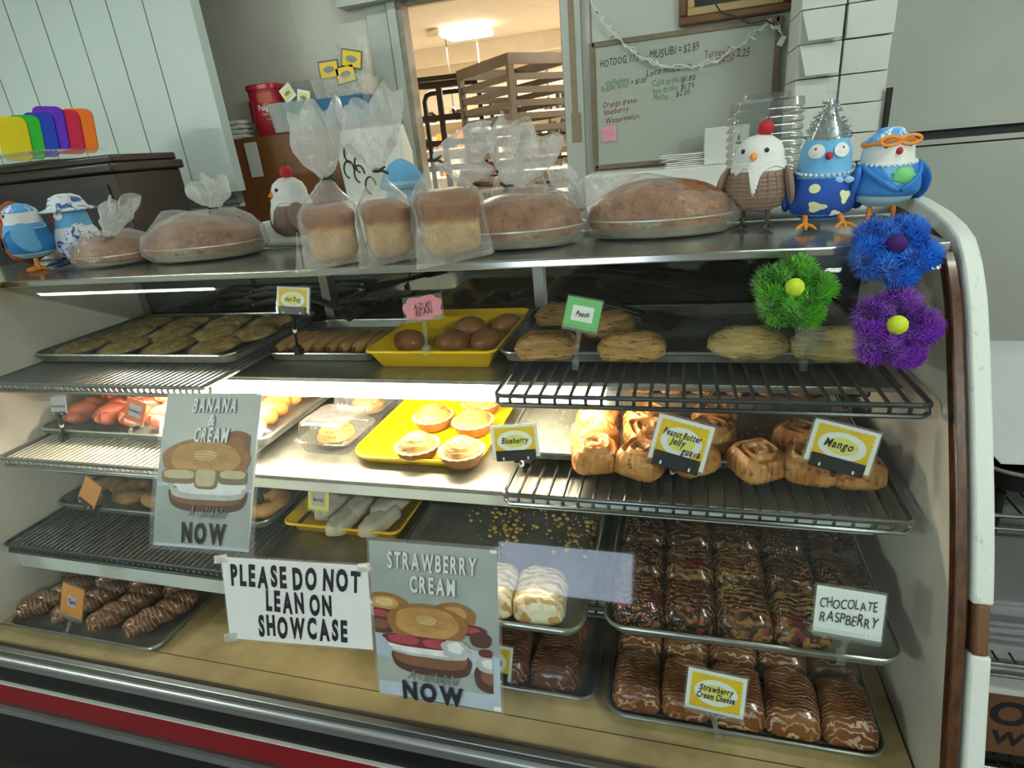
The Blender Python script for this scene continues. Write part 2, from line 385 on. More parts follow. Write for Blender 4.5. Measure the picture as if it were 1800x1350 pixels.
M_roll = pastry('soft_roll', '#9c7448', '#b98f5c', 14, .5, 0, .2)
M_saus = pastry('sausage', '#5e2a1c', '#7a3a26', 14, .35)
M_bun = pastry('round_bun_crust', '#83532f', '#9a6a40', 9, .38, .15, .1)
M_puff = pastry('puff_pastry', '#96703c', '#b8935a', 22, .5, .05, 1., c3='#5e3d1c', stretch=(.6, 1, 4), bs=110.)
M_puffg = pastry('golden_puff_pastry', '#96662a', '#bd9048', 22, .45, .1, 1., c3='#7d4f1e', stretch=(.6, 1, 4), bs=110.)
M_puffp = pastry('pale_flaky_pastry', '#b09556', '#d4bd84', 26, .5, .05, 1., c3='#8a6a35', stretch=(.6, 1, 4), bs=110.)
M_redtw = pastry('red_tinted_twist', '#b9523c', '#cf7a5c', 10, .35, .25, .15)
M_gldtw = pastry('golden_twist', '#d1803a', '#e3a35c', 10, .35, .25, .15)
M_choctw = pastry('brown_glazed_twist', '#5a3220', '#7a4a30', 10, .35, .3, .2)
M_dough = pastry('sugared_doughnut', '#a8743f', '#c2945f', 30, .7, 0, .4)
M_danish = pastry('glazed_danish', '#a66a2f', '#c99456', 20, .4, .2, .6, c3='#8a4c1e')
M_nutty = pastry('nut_topped_pastry', '#a8743f', '#6a3f1e', 55, .6, .1, 1., c3='#dcb67c')
M_wrap = S('paper_wrap', '#ddd6c8', .6, 0, var=.12, vs=14, bump=.4, bs=50)
M_cup = S('brown_paper_cup', '#9c6a38', .7, 0, var=.15, vs=20)
def drizzle(name, base1, base2, dr, wsc, cover=.5, gloss=.25, spr=None, axis='Y', third=None, dist=5., keep=.35, cross=0.):
    t = NT(name); co = t.coords(rand=True)
    n = t.noise(co, 14, 4); col = t.mix(t.ramp(n, .35, .65), L(base1), L(base2))
    if third: col = t.mix(t.ramp(t.noise(co, 22, 2), .58, .66), col, L(third))
    w1 = t.wave(co, wsc, dist, 3., 1.1, axis); w2 = t.wave(co, wsc * .63, dist * 1.5, 3., 1.7, 'DIAGONAL')
    brk = t.ramp(t.noise(co, 26, 3), .40, .58)
    m1 = t.math('MULTIPLY', t.ramp(w1, cover, cover + .10), t.math('ADD', t.math('MULTIPLY', brk, 1 - keep), keep))
    m1 = t.math('MINIMUM', t.math('ADD', m1, t.math('MULTIPLY', t.ramp(w2, cover + .22, cover + .30), cross)), 1.)
    col = t.mix(m1, col, L(dr)); h = m1
    if spr:
        v = t.n('ShaderNodeTexVoronoi'); v.inputs['Scale'].default_value = 190; t.l(co, v.inputs['Vector'])
        ms = t.math('MULTIPLY', t.ramp(v.outputs['Distance'], .20, .26, (1, 1, 1, 1), (0, 0, 0, 1)), t.ramp(t.noise(co, 20, 2), .46, .6))
        col = t.mix(ms, col, L(spr))
    return t.done(t.bsdf(col, gloss, 0, .6, t.bump(h, .5, .003), .25))
M_rasp = drizzle('chocolate_raspberry_topping', '#8a5c30', '#5a2c1b', '#20100c', 30, .36, .18, '#d8cbb8', third='#7a1522', dist=9., keep=.7, cross=.8)
M_rasp2 = drizzle('custard_chocolate_topping', '#98783a', '#7d5128', '#24110c', 28, .46, .18, '#d8cbb8', third='#7a1522', dist=9., keep=.5, cross=.5)
M_iced = drizzle('white_iced_glaze', '#6a391d', '#8d552b', '#cfae90', 42, .76, .22, dist=9., keep=.15)
M_choc = drizzle('chocolate_glaze_lines', '#4f2d1b', '#6d4126', '#b08a6a', 40, .80, .22, dist=9., keep=.15)
M_cream = drizzle('cream_icing', '#d0a765', '#bd8848', '#f0e6cb', 22, .40, .3, dist=8., keep=.6, cross=.5)
M_tieg = drizzle('twist_white_lines', '#65402a', '#855435', '#c2a58c', 32, .86, .3, axis='X', dist=7., keep=.3)
M_posterbg = S('poster_grey_print', '#8f9a94', .4, 0, vs=5, col2='#a5ada6')
M_posterfl = S('poster_blue_print', '#a9b8c6', .4, 0, vs=6, col2='#bcc9d3')
M_pbun = pastry('print_golden_bun', '#b98d4c', '#d3ad6c', 30, .45, 0, 0, stretch=(1, 1, 5))
M_pbrown = pastry('print_brown_bun', '#6b4630', '#855a3c', 25, .45, 0, 0)
M_pcream = S('print_cream', '#dfe4e0', .45, 0, var=.12, vs=25)
M_pban = S('print_banana', '#a99b78', .45, 0, vs=22, col2='#c9bb95')
M_pstr = S('print_strawberry', '#8a2b30', .45, 0, vs=22, col2='#b0454a')
M_ltr = S('print_white_lettering', '#d8dcd8', .45, 0, var=0); M_ltrd = S('print_grey_lettering', '#6f7476', .45, 0, var=0)
M_ltrk = S('print_black_lettering', '#17171a', .45, 0, var=0)
M_cy = S('card_yellow', '#e6c41c', .5, 0, vs=12, col2='#d3b012'); M_cyl = S('card_lime', '#e3dd72', .5, 0, var=.05); M_cgr = S('card_green', '#6fbf74', .5, 0, var=.04)
M_cor = S('card_orange', '#e08f3e', .5, 0, var=.04); M_cord = S('card_red_orange', '#dd6a38', .5, 0, var=.05); M_clav = S('card_lavender', '#b9b5bd', .5, 0, var=.03); M_cpk = S('card_pink', '#d98a98', .5, 0, var=.05)
M_felt_w = S('white_felt', '#e6e6e2', .95, 0, var=.06, vs=30, bump=.5, bs=160); M_felt_b = S('light_blue_felt', '#6fb0dd', .9, 0, var=.08, vs=20, bump=.3, bs=160)
M_felt_n = S('navy_jumper', '#1f4fa8', .85, 0, var=.3, vs=9, bump=.2, bs=120); M_felt_m = S('mid_blue_towel', '#3a86cf', .85, 0, vs=11, col2='#1d57a8', bump=.2)
M_waffle = S('waffle_cone_brown', '#8d7565', .85, 0, var=.15, vs=12)
M_org = S('orange_plastic', '#e8912c', .5, 0, var=.08); M_redb = S('red_felt', '#b01c28', .7, 0, var=.1); M_brn = S('brown_wire_leg', '#5c4a3e', .7, 0, var=.1)
M_pearl = S('pearls', '#dfe4ea', .2, .3, var=.05); M_tins = S('silver_tinsel', '#c4cfd0', .2, .8, var=.1); M_dkb = S('dark_blue_wing', '#23416f', .85, 0, var=.1)
M_cream_p = S('cream_print', '#dcdfae', .8, 0, var=.1); M_pbl = S('pale_belly', '#9fc6de', .9, 0, var=.06)
def patt(name, c1, c2, sc, lo, hi):
    t = NT(name); co = t.coords(); return t.done(t.bsdf(t.mix(t.ramp(t.noise(co, sc, 3, .6, 1.), lo, hi), L(c1), L(c2)), .85))
M_floral = patt('blue_floral_cloth', '#dfe5ea', '#3a5f9c', 38, .52, .56); M_capb = patt('blue_marbled_cap', '#5fa4e0', '#e3ecf4', 32, .54, .6)
def fuzz(name, a, b): return S(name, a, .7, 0, col2=b, vs=30, sheen=.3)
# ------------------------------------------------------------------ the room
YB = 3.1
def wallbox(name, a, b, mat): return struct(name, MB().box(a, b), mat, smooth=False)
wallbox('floor', (-5, -3, -.06), (3, 8, 0), M_floor)
wallbox('ceiling', (-5, -3, 2.7), (3, YB + .06, 2.78), M_ceil)
wallbox('wall_left', (-5.1, -3, 0), (-5, YB, 2.7), M_wall)
wallbox('wall_right', (3, -3, 0), (3.1, YB, 2.7), M_wall)
mb = MB(); wx0, wx1, wz0, wz1 = -1.42, -.30, .42, 1.26                               # shop front wall with its low window
for a, b in (((-5, -3.1, 0), (wx0, -3, 2.7)), ((wx1, -3.1, 0), (3, -3, 2.7)), ((wx0, -3.1, 0), (wx1, -3, wz0)), ((wx0, -3.1, wz1), (wx1, -3, 2.7))): mb.box(a, b)
struct('wall_front', mb, M_wall, smooth=False)
mb = MB().box((wx0, -3.06, wz0), (wx1, -3.04, wz1)); win = struct('window_1', mb, M_sky, smooth=False)
mb = MB()
for a, b in (((wx0 - .05, -3.02, wz0 - .05), (wx1 + .05, -2.98, wz0)), ((wx0 - .05, -3.02, wz1), (wx1 + .05, -2.98, wz1 + .05)), ((wx0 - .05, -3.02, wz0), (wx0, -2.98, wz1)), ((wx1, -3.02, wz0), (wx1 + .05, -2.98, wz1))): mb.box(a, b)
mk('window_frame', mb, M_white, win, smooth=False)
DX0, DX1, DZ1 = -1.335, -.545, 2.262                                                # kitchen doorway
mb = MB()
for a, b in (((-1.53, YB, 0), (DX0, YB + .06, 2.7)), ((DX1, YB, 0), (.72, YB + .06, 2.7)), ((DX0, YB, DZ1), (DX1, YB + .06, 2.7))): mb.box(a, b)
struct('wall_back', mb, M_wall, smooth=False)
mb = MB().box((-5, YB, 0), (-1.53, YB + .06, 2.7)).box((-1.96, YB - .004, 0), (-1.945, YB, 2.7)); struct('wall_back_recess', mb, M_walld, smooth=False)
mb = MB(); mb.box((-5, 2.6, 1.475), (-2.134, 2.66, 2.7)).box((-5, 2.62, 1.40), (-2.16, 2.66, 1.475))
for i in range(14): x = -2.39 - i * .2045; mb.box((x - .0022, 2.598, 1.478), (x + .0022, 2.601, 2.7), 1)
struct('wall_left_panel', mb, [M_wallp, M_groove], smooth=False)
mb = MB().box((-2.9, 2.57, 1.452), (-2.135, 2.63, 1.474)).box((-2.9, 2.585, 1.42), (-2.135, 2.63, 1.452), 1); struct('trim_1', mb, [M_steelw, M_groove], smooth=False)
mb = MB(); mb.box((.72, 3.04, 1.475), (3, 3.12, 2.7)).box((.72, 3.06, 1.425), (3, 3.12, 1.462), 1).box((.72, 3.03, 1.405), (3, 3.12, 1.425)).box((.72, 3.02, 1.462), (3, 3.12, 1.478)).box((.72, 3.04, 0), (3, 3.12, 1.398)).box((.72, 3.06, 1.398), (3, 3.12, 1.405), 1)
struct('wall_back_sliding_panel', mb, [M_wall, M_blackm], smooth=False)
# door casing: pale pilaster, layered jambs, head
mb = MB(); mb.box((-1.52, YB - .02, 0), (-1.41, YB, 2.7)); mb.box((DX0 - .065, YB - .035, 0), (DX0 - .02, YB, DZ1 + .06)); mb.box((DX0 - .02, YB - .02, 0), (DX0 + .006, YB + .065, DZ1), 1)
mb.box((DX1, YB - .03, 0), (DX1 + .09, YB, 2.7)); mb.box((DX1 - .008, YB - .001, 0), (DX1 + .004, YB + .065, DZ1), 1); mb.box((DX0 - .3, YB - .09, DZ1 + .0), (DX0 + .32, YB, DZ1 + .12)); mb.box((DX0, YB, DZ1 - .015), (DX1, YB + .06, DZ1), 1)
struct('door_1', mb, [M_jamb, M_jambd], smooth=False)
mb = MB().box((DX1 + .035, YB - .033, 1.60), (DX1 + .062, YB - .03, 2.7)).box((DX1 + .03, YB - .034, 1.55), (DX1 + .075, YB - .03, 1.68)).box((DX1 + .13, YB - .006, 0), (DX1 + .135, YB, 2.7)); struct('trim_2', mb, S('bare_wood_patch', '#8d7a62', .7, 0, var=.2, vs=20), smooth=False)
# kitchen behind the doorway
wallbox('wall_kitchen_back', (-4, 7.6, 0), (1, 7.7, 2.6), M_kwall); wallbox('wall_kitchen_left', (-4.1, 3.2, 0), (-4, 7.7, 2.6), M_kwall); wallbox('wall_kitchen_right', (1, 3.2, 0), (1.1, 7.7, 2.6), M_kwall)
mb = MB().box((-4, 3.2, 2.55), (1, 7.7, 2.62)).box((-4, 4.35, 2.50), (1, 4.37, 2.55)).box((-1.42, 3.2, 2.545), (-1.41, 4.36, 2.55), 1).box((-4, 6.3, 2.40), (1, 6.36, 2.55)); struct('ceiling_kitchen', mb, [M_kwall, M_jambd], smooth=False)
mb = MB()
for x in (-2.0, -1.55): mb.box((x, 7.58, 0), (x + .02, 7.6, 2.55))
struct('trim_3', mb, M_jambd, smooth=False)
mb = MB().box((-1.06, 6.9, 0), (-.3, 7.0, 2.34)); struct('wall_kitchen_partition', mb, S('kitchen_partition', '#8d7358', .7, 0), smooth=False)
# shop ceiling fixtures: left and right (the highlights on the curved glass), the rest unseen, added as fill; then the kitchen's
for pi_, (nm, (fx, fy), lb) in enumerate((('ceiling_light', LEFTL, 'fluorescent strip fixture on the ceiling over the grooved panel wall'), ('ceiling_light', RIGHTL, 'fluorescent strip fixture on the ceiling over the sliding panel wall'), ('ceiling_light', (-1.0, 2.3), 'unseen strip fixture added for fill on the ceiling behind the display case'), ('ceiling_light', (2.5, -1.4), 'unseen strip fixture added for fill on the ceiling near the shop entry'), ('ceiling_light', (-4.35, -2.4), 'unseen strip fixture added for fill on the ceiling in the shop corner'))):
    t = thing(nm, lb, 'light', (fx, fy, 2.7)); mk('housing', MB().box((-.62, -.07, -.03), (.62, .07, 0)), M_white, t, bev=.005)
    mk('tube', MB().cyl((-.59, .03, -.04), (.59, .03, -.04), .012).cyl((-.59, -.03, -.04), (.59, -.03, -.04), .012), M_ctubes[pi_], t)
t = thing('kitchen_ceiling_light', 'glowing boxy ceiling light with pull cords seen through the doorway', 'light', (-1.86, 5.5, 2.55))
mk('housing', MB().box((-.27, -.15, -.06), (-.12, .15, 0)), M_kwall, t, bev=.03); mk('diffuser', MB().box((-.13, -.14, -.08), (.27, .14, -.03)), M_ktube, t, bev=.02)
for x, l in ((-.1, .55), (.18, .3)): mk('pull_cord', MB().cyl((x, -.1, -.08), (x, -.1, -.08 - l), .004, 6).ell((x, -.1, -.09 - l), (.02, .02, .03), 8, 6), M_white if l < .5 else M_black, t)
# ------------------------------------------------------------------ the display case
X0, X1 = -1.715, .405; ZD = .509; ZT = 1.350; YK = 1.50
PROF = [(.702, .495), (.735, .60), (.775, .72), (.815, .84), (.865, .96), (.925, 1.08), (.985, 1.19), (1.022, 1.255), (1.046, 1.288), (1.067, 1.312), (1.087, 1.330)]
def spline(P, n):                                                                  # Catmull-Rom through the profile
    o = []; Q = [P[0]] + P + [P[-1]]
    for i in range(1, len(Q) - 2):
        for k in range(n):
            t = k / n; a, b, c, d = [np.array(q) for q in Q[i - 1:i + 3]]
            o.append(tuple(.5 * ((2 * b) + (-a + c) * t + (2 * a - 5 * b + 4 * c - d) * t * t + (-a + 3 * b - 3 * c + d) * t ** 3)))
    return o + [P[-1]]
SP = spline(PROF, 5)
def offs(P, k):                                                                     # the profile moved k outwards
    o = []
    for i in range(len(P)):
        a, b = P[max(i - 1, 0)], P[min(i + 1, len(P) - 1)]; ty, tz = b[0] - a[0], b[1] - a[1]; l = math.hypot(ty, tz); o.append((P[i][0] - tz / l * k, P[i][1] + ty / l * k))
    return o
def on_glass(u, v):                                                                # where the sight line of a pixel meets the outer face of the glass
    d = ray(u, v)
    for (y0, z0), (y1, z1) in zip(SP, SP[1:]):
        n = np.array([0, -(z1 - z0), y1 - y0]); n /= np.linalg.norm(n); t = np.dot(np.array([0, y0, z0]) - CAM, n) / np.dot(d, n); p = CAM + t * d
        if t > 0 and min(z0, z1) - 1e-6 <= p[2] <= max(z0, z1) + 1e-6: return Vector(p)
case = thing('display_case', 'long curved-glass bakery display case with red base panel', 'display case', (0, 0, 0))
PO = offs(SP, .004)
panel_prof = SP + [(1.10, 1.332), (1.52, 1.332), (1.52, .08), (.76, .08), (.76, .42)]
for side in (0, 1):
    a, b = (X1, X1 + .018) if side else (X0 - .018, X0)
    mk('end_panel', MB().prism(panel_prof, a, b, axis='x'), M_liner, case, smooth=False)
    pa = offs(SP, .010); pb = offs(SP, -.014); s0, s1 = (X1 - .002, X1 + .015) if side else (X0 - .015, X0 + .002)
    mk('edge_seal', MB().loft([[(s0, *pa[i]), (s1, *pa[i]), (s1, *pb[i]), (s0, *pb[i])] for i in range(len(SP))]), M_seal, case, bev=.003)
    ext = SP[:-2] + [(1.10, 1.340), (1.14, 1.354), (1.2, 1.366), (1.3, 1.377), (1.42, 1.382)]
    if not side: ext = SP[:-14]
    po, pi = offs(ext, .016), offs(ext, -.012); w0, w1 = (X1 + .019, X1 + .046) if side else (X0 - .046, X0 - .019)
    def band(lo, hi, m, nm, k=0): mk(nm, MB().loft([[(w0 + k, *po[i]), (w1 - k, *po[i]), (w1 - k, *pi[i]), (w0 + k, *pi[i])] for i in range(len(ext)) if lo <= ext[i][1] <= hi]), m, case, bev=.004)
    band(.845, 2, M_edge, 'edge_band'); band(.3, .80, M_edge, 'edge_band'); band(.78, .87, M_kraft, 'bare_edge_wood', .004)
    o2 = [p for p in offs(ext, -.013)]; mk('edge_core', MB().prism(o2 + [(1.42, o2[-1][1]), (1.42, .1), (.80, .1), (.76, .42)], w0 + .002, w1 - .003, axis='x'), M_kraft, case, smooth=False)
g = mk('front_glass', MB().sheet(1, len(SP) - 1, lambda u, v: ((X0 + .006 + u * (X1 - X0 - .012), *SP[min(int(round(v * (len(SP) - 1))), len(SP) - 1)]), (0, 0, 0)) if False else ((lambda i: ((X0 + .006 + u * (X1 - X0 - .012), *SP[i]), (0, PO[i][0] - SP[i][0], PO[i][1] - SP[i][1])))(int(round(v * (len(SP) - 1))))), 1.0), M_glass, case)
mk('top_panel', MB().box((X0 - .35, 1.089, 1.3335), (X1 + .012, 1.44, ZT)), S('dull_top_steel', '#c2c4be', .16, .85, var=.25, vs=9, bump=.05, bs=30, stretch=(.4, 2, 2)), case, bev=.003)
mk('rear_ledge', MB().box((X0 - .35, 1.44, 1.32), (X1 + .02, 1.82, 1.335)), M_white, case)
mk('top_rail', MB().cyl((X0 - .3, 1.435, 1.366), (X1 + .02, 1.435, 1.366), .014, 14), M_white, case)
mk('deck', MB().box((X0, .722, ZD - .012), (X1, YK, ZD)), M_deck, case)
mk('deck_front', MB().loft([[(X0, .721, ZD + .003), (X0, .721, ZD - .03), (X0, .706, .47), (X0, .704, .500)], [(X1, .721, ZD + .003), (X1, .721, ZD - .03), (X1, .706, .47), (X1, .704, .500)]]), S('deck_front_strip', '#7d7066', .5, .1, var=.15), case, smooth=False)
mk('seam_line', MB().box((X0, .771, ZD), (X1, .7725, ZD + .0006)).box((X1 - .006, .738, ZD), (X1 - .003, YK, ZD + .001)), M_blackm, case)
mk('back_door', MB().box((X0, YK, ZD), (-1.02, YK + .008, 1.328)), S('mirror_sliding_door', '#5d6262', .04, 1., var=.1, vs=2), case)
M_mir = bpy.data.materials['mirror_sliding_door']
mk('back_door', MB().box((-1.0, YK + .012, ZD), (-.36, YK + .02, 1.328)), M_mir, case); mk('back_door', MB().box((-.34, YK, ZD), (X1, YK + .008, 1.328)), M_mir, case)
for x in (X0 + .01, -1.01, -.36): mk('door_post', MB().box((x - .014, YK - .008, ZD), (x + .014, YK + .03, 1.30)), M_steelw, case, smooth=False)
mk('back_frame', MB().box((X0, YK - .004, 1.30), (X1, YK + .04, 1.319)), M_steelw, case)
SH = [(1.098, 1.085, 1.100, 1.076, X0, X1, 0), (.906, .960, .964, .868, X0, X1, 1), (.690, .868, .872, .616, X0, -.625, 1), (.690, .915, .918, .650, -.623, .335, 1)]
for i, (zt, yf, yfa, zb, sx0, sx1, wh) in enumerate(SH):
    sh = mk('shelf', MB().box((sx0, yf, zt - .010), (min(sx1, .385), YK - .01, zt)), M_steelw, case, bev=.002)
    mk('fascia', MB().box((sx0, yfa, zb), (min(sx1, .335), yfa + .012, zt - .011)), M_white if wh else M_steel, sh, bev=.002)
    for x in np.linspace(sx0 + .05, min(sx1, .38) - .05, 3): mk('bracket', MB().box((x - .012, yfa + .012, zt - .030), (x + .012, YK - .01, zt - .010)), M_black, sh)
mk('lamp', MB().cyl((-1.36, 1.100, 1.060), (-.14, 1.100, 1.060), .0145, 14), M_tube, case)
for x in (-1.375, -.125): mk('lamp_holder', MB().box((x - .016, 1.088, 1.044), (x + .016, 1.118, 1.075)), M_white, case, bev=.003)
# below the glass
mk('glass_channel', MB().box((X0 - .3, .686, .515), (X1 + .046, .700, .530)).box((X0 - .3, .690, .505), (X1 + .046, .70, .515)), M_steel, case, bev=.002)
mk('glass_rail', MB().tube([(X0 - .3, .690, .500), (X1 + .046, .690, .500)], .012, 16).box((X0 - .3, .684, .474), (X1 + .046, .702, .496)), S('rail_steel', '#a9adac', .34, .7, var=.1), case)
mk('rail_gap', MB().box((X0 - .3, .688, .511), (X1 + .046, .701, .5145)), M_blackm, case)
mk('bumper', MB().box((X0 - .3, .690, .408), (X1 + .046, .706, .474)), M_black, case, bev=.004)
mk('bumper_trim', MB().box((X0 - .3, .685, .4030), (X1 + .046, .704, .4065)), M_white, case)
mk('red_panel', MB().box((X0 - .3, .687, .328), (X1 + .046, .706, .402)), M_red, case, bev=.003)
mk('red_lip', MB().box((X0 - .3, .694, .305), (X1 + .046, .706, .328)), S('dark_red_lip', '#4a2422', .5, 0, var=.15), case)
mk('kick_strip', MB().box((X0 - .3, .686, .281), (X1 + .046, .706, .304)), S('kick_grey', '#8f9292', .4, .5), case)
mk('base', MB().box((X0 - .3, .705, .03), (X1 + .03, 1.5, .47)), M_black, case)
M_wiref = S('dull_shelf_frame', '#77797a', .35, .6, var=.15)
# wire shelves: lift-out racks lying on the case shelves
def wire_shelf(x0, x1, y0, z, step, r, mat, label, y1=1.47):
    t = thing('wire_shelf', label, 'wire shelf', (x0, y0, z), group='wire shelves')
    w, d = x1 - x0, y1 - y0; mb = MB(); n = int(w / step)
    for i in range(1, n):
        x = w * i / n; mb.tube([(x, .004, -.012), (x, .001, -.004), (x, .006, r), (x, d, r)], r, 5)
    mk('wire_grid', mb, mat, t)
    mb = MB(); R = .0048
    mb.tube([(0, d, R), (0, .012, R), (.003, .003, R), (.012, 0, R), (w - .012, 0, R), (w - .003, .003, R), (w, .012, R), (w, d, R)], R, 8)
    mb.tube([(.0, .020, .001), (0, .012, -.014), (.012, 0, -.014), (w - .012, 0, -.014), (w, .012, -.014), (w, .020, .001)], R, 8)
    mb.cyl((0, d, R), (w, d, R), R); mb.cyl((0, d * .6, R), (w, d * .6, R), R)
    mk('frame', mb, mat if mat is not M_wirew else M_wiref, t)
    return t
wire_shelf(X0 + .02, -1.015, .968, 1.112, .0172, .0038, M_wiref, 'pale close-wired top shelf under the flat cheesy pastries')
wire_shelf(-.335, X1 - .018, .968, 1.112, .0285, .0036, M_wired, 'dark wire top shelf under the turnovers')
wire_shelf(X0 + .02, -.985, .925, .919, .0172, .0036, M_wirew, 'pale close-wired middle shelf under the red twists')
wire_shelf(-.325, X1 - .028, .925, .919, .0285, .0034, M_chrome, 'dark wire middle shelf under the swirl pastries')
wire_shelf(X0 + .02, -.93, .848, .704, .0165, .0032, M_wired, 'dark close-wired lower shelf under the plain doughnuts')
wire_shelf(-.612, X1 - .03, .892, .6908, .0285, .0030, M_wired, 'dark wire lower shelf under the chocolate raspberry squares and the crumb-strewn pan')
# ------------------------------------------------------------------ trays
def pan(name, x0, x1, y0, y1, z, h, fl, r, mats, label, cat='tray', group=None, rimr=.004):
    w, d = x1 - x0, y1 - y0; t = thing(name, label, cat, ((x0 + x1) / 2, y0, z), 0, group); c = (0, d / 2); n = 6
    R = lambda k, zz: rrect(w - 2 * k, d - 2 * k, max(r - k, .006), zz, n, c)
    mk('pan_body', MB().loft([R(fl + .004, 0), R(fl, .0015), R(.002, h - .001), R(0, h), R(.002, h), R(fl + .002, .004), R(fl + .006, .0025)]), mats[0], t)
    mk('rim', MB().tube([p for p in R(-rimr * .2, h)], rimr, 8, closed=True), mats[-1], t)
    return t
SP_ = [M_pan, M_panrim]; Z1, Z2, Z3, Z4 = 1.1225, .9295, .7145, .7005
pan('sheet_pan', -1.702, -1.045, 1.10, 1.485, Z1, .024, .010, .035, SP_, 'sheet pan of round cheesy flat pastries on the top shelf', group='sheet pans')
pan('sheet_pan', -1.025, -.715, 1.19, 1.485, 1.0985, .022, .008, .03, SP_, 'sheet pan of hot dog rolls on the top shelf', group='sheet pans')
pan('serving_tray', -.70, -.385, 1.135, 1.485, 1.0985, .046, .026, .022, [M_yelt], 'deep yellow plastic tray of azuki bean buns on the top shelf', group='yellow trays', rimr=.0035)
pan('sheet_pan', -.372, .355, 1.127, 1.485, Z1, .024, .010, .035, SP_, 'wide sheet pan of turnovers on the top shelf', group='sheet pans')
pan('sheet_pan', -1.695, -.955, 1.035, 1.46, Z2, .024, .010, .035, SP_, 'sheet pan of red and golden twists on the middle shelf', group='sheet pans')
pan('serving_tray', -.728, -.415, 1.03, 1.42, .9065, .020, .012, .055, [M_yelt], 'flat yellow plastic tray of pastry cups on the middle shelf', group='yellow trays', rimr=.0045)
pan('sheet_pan', -.36, .355, 1.05, 1.48, Z2, .022, .009, .035, SP_, 'sheet pan of swirl pastries on the middle shelf', group='sheet pans')
pan('sheet_pan', -1.695, -.985, .995, 1.42, Z3, .024, .010, .035, SP_, 'sheet pan of plain doughnut rings on the lower shelf', group='sheet pans')
pan('serving_tray', -.955, -.635, 1.02, 1.44, .6905, .036, .022, .022, [M_yelt], 'deep yellow plastic tray of paper-wrapped rolls on the lower shelf', group='yellow trays', rimr=.0035)
pan('sheet_pan', -.605, -.160, .797, 1.42, Z4, .024, .010, .035, SP_, 'crumb-strewn sheet pan with cream squares at its front edge', group='sheet pans')
pan('sheet_pan', -.122, .362, .824, 1.45, Z4, .024, .010, .035, SP_, 'sheet pan of chocolate raspberry squares on the lower shelf', group='sheet pans')
pan('sheet_pan', -1.66, -1.175, .758, 1.37, ZD + .0008, .022, .010, .03, SP_, 'sheet pan of brown glazed twists on the case floor', group='sheet pans')
pan('sheet_pan', -.60, -.146, .818, 1.43, ZD + .0008, .022, .010, .03, SP_, 'sheet pan of chocolate-lined buns on the case floor', group='sheet pans')
pan('sheet_pan', -.120, .357, .798, 1.42, ZD + .0008, .022, .010, .035, SP_, 'sheet pan of white-iced buns on the case floor', group='sheet pans')
# ------------------------------------------------------------------ pastries
def rough_fn(s, a, seed): return lambda q: q + q.normalized() * (a * nz(q, s, seed))
def place(proto, items, desc, where, cat, group, used=[]):
    """items: (loc, rotz, label-or-None); the first moves the prototype itself."""
    for i, it in enumerate(items):
        loc, rot, lab = it[:3]; k = it[3] if len(it) > 3 else None
        if i == 0:
            o = proto; o.location = loc; o.rotation_euler = rot if isinstance(rot, (tuple, list)) else (0, 0, rot); o['label'] = lab; o['group'] = group; o['category'] = cat
            if k: o.scale = k if isinstance(k, (tuple, list)) else (k,) * 3
        else: dup(proto, loc, rot, lab, group, k)
def rc(i, n, j, m, desc, where):
    rows = ['front', 'second', 'third', 'fourth', 'fifth', 'rear']; r = 'front' if j == 0 else ('rear' if j == m - 1 and m > 1 else rows[j])
    c = 'leftmost' if i == 0 else ('rightmost' if i == n - 1 else ORD[i] + ' from left')
    return f'{desc}, {c} in {r} row {where}'
def matset(o, m):
    """a copy gets a mesh of its own with another material on slot 0"""
    o.data = o.data.copy(); o.data.materials[0] = m
def puck(w, d, h, p=4., dome=.0, edge=.008, fn=None, nr=14, na=56):
    """a squarish bun with an evenly sampled top: fn(q, r, a) moves each point, r = 0 centre .. 1 rim"""
    rings = []; sq = lambda a: (abs(math.cos(a)) ** p + abs(math.sin(a)) ** p) ** (-1. / p)
    lv = [(1 - edge * 1.2 / w, 0), (1, edge * .8)] + [(1.02 - .02 * k / 5, edge + (h - 2 * edge) * k / 5) for k in range(6)] + [(1 - edge / w * .8, h - edge * .35), (1 - edge / w * 2, h)] + [(k / nr * (1 - edge / w * 2), h) for k in range(nr - 1, 0, -1)] + [(.012, h)]
    for r, z in lv:
        row = []
        for j in range(na):
            a = 2 * PI * j / na; s = sq(a); top = z >= h - 1e-6; q = Vector((w / 2 * r * s * math.cos(a), d / 2 * r * s * math.sin(a), z * (1 + (dome / h) * max(0., 1 - r * r) if top else 1)))
            row.append(fn(q, r, a, top) if fn else q)
        rings.append(row)
    return MB().loft(rings)
# round flat pastries in foil
t = thing('flat_pastry', 'x', 'pastry')
mk('foil_liner', MB().lathe([(.050, 0), (.0665, .012), (.0685, .0125), (.0675, .0105), (.052, .003)], 36, flute=(36, lambda i: .006)), M_foil, t)
mk('baked_top', MB().ell((0, 0, .010), (.0635, .0635, .013), 28, 10, fn=lambda q: q + Vector((0, 0, .004 * nz(q, 45) if q.z > 0 else 0)), bot=-.006), M_flat, t)
its = []; tilt = math.radians(7)
for j, (y, n, off) in enumerate(((1.185, 4, 0), (1.285, 4, .06), (1.39, 4, .02))):
    for i in range(n):
        x = -1.612 + i * .150 + off; x = min(x, -1.115)
        its.append(((x, y, Z1 + .0075 + (.006 if j else .003)), (tilt, random.uniform(-.05, .05), random.uniform(0, 6)) if False else (tilt * .6, 0, 0), rc(i, n, j, 3, 'round cheesy flat pastry', 'of top-shelf pan')))
place(t, its, '', '', 'pastry', 'flat cheesy pastries')
for (x, y) in ((-1.31, 1.20), (-1.16, 1.19), (-1.45, 1.205)):
    pass
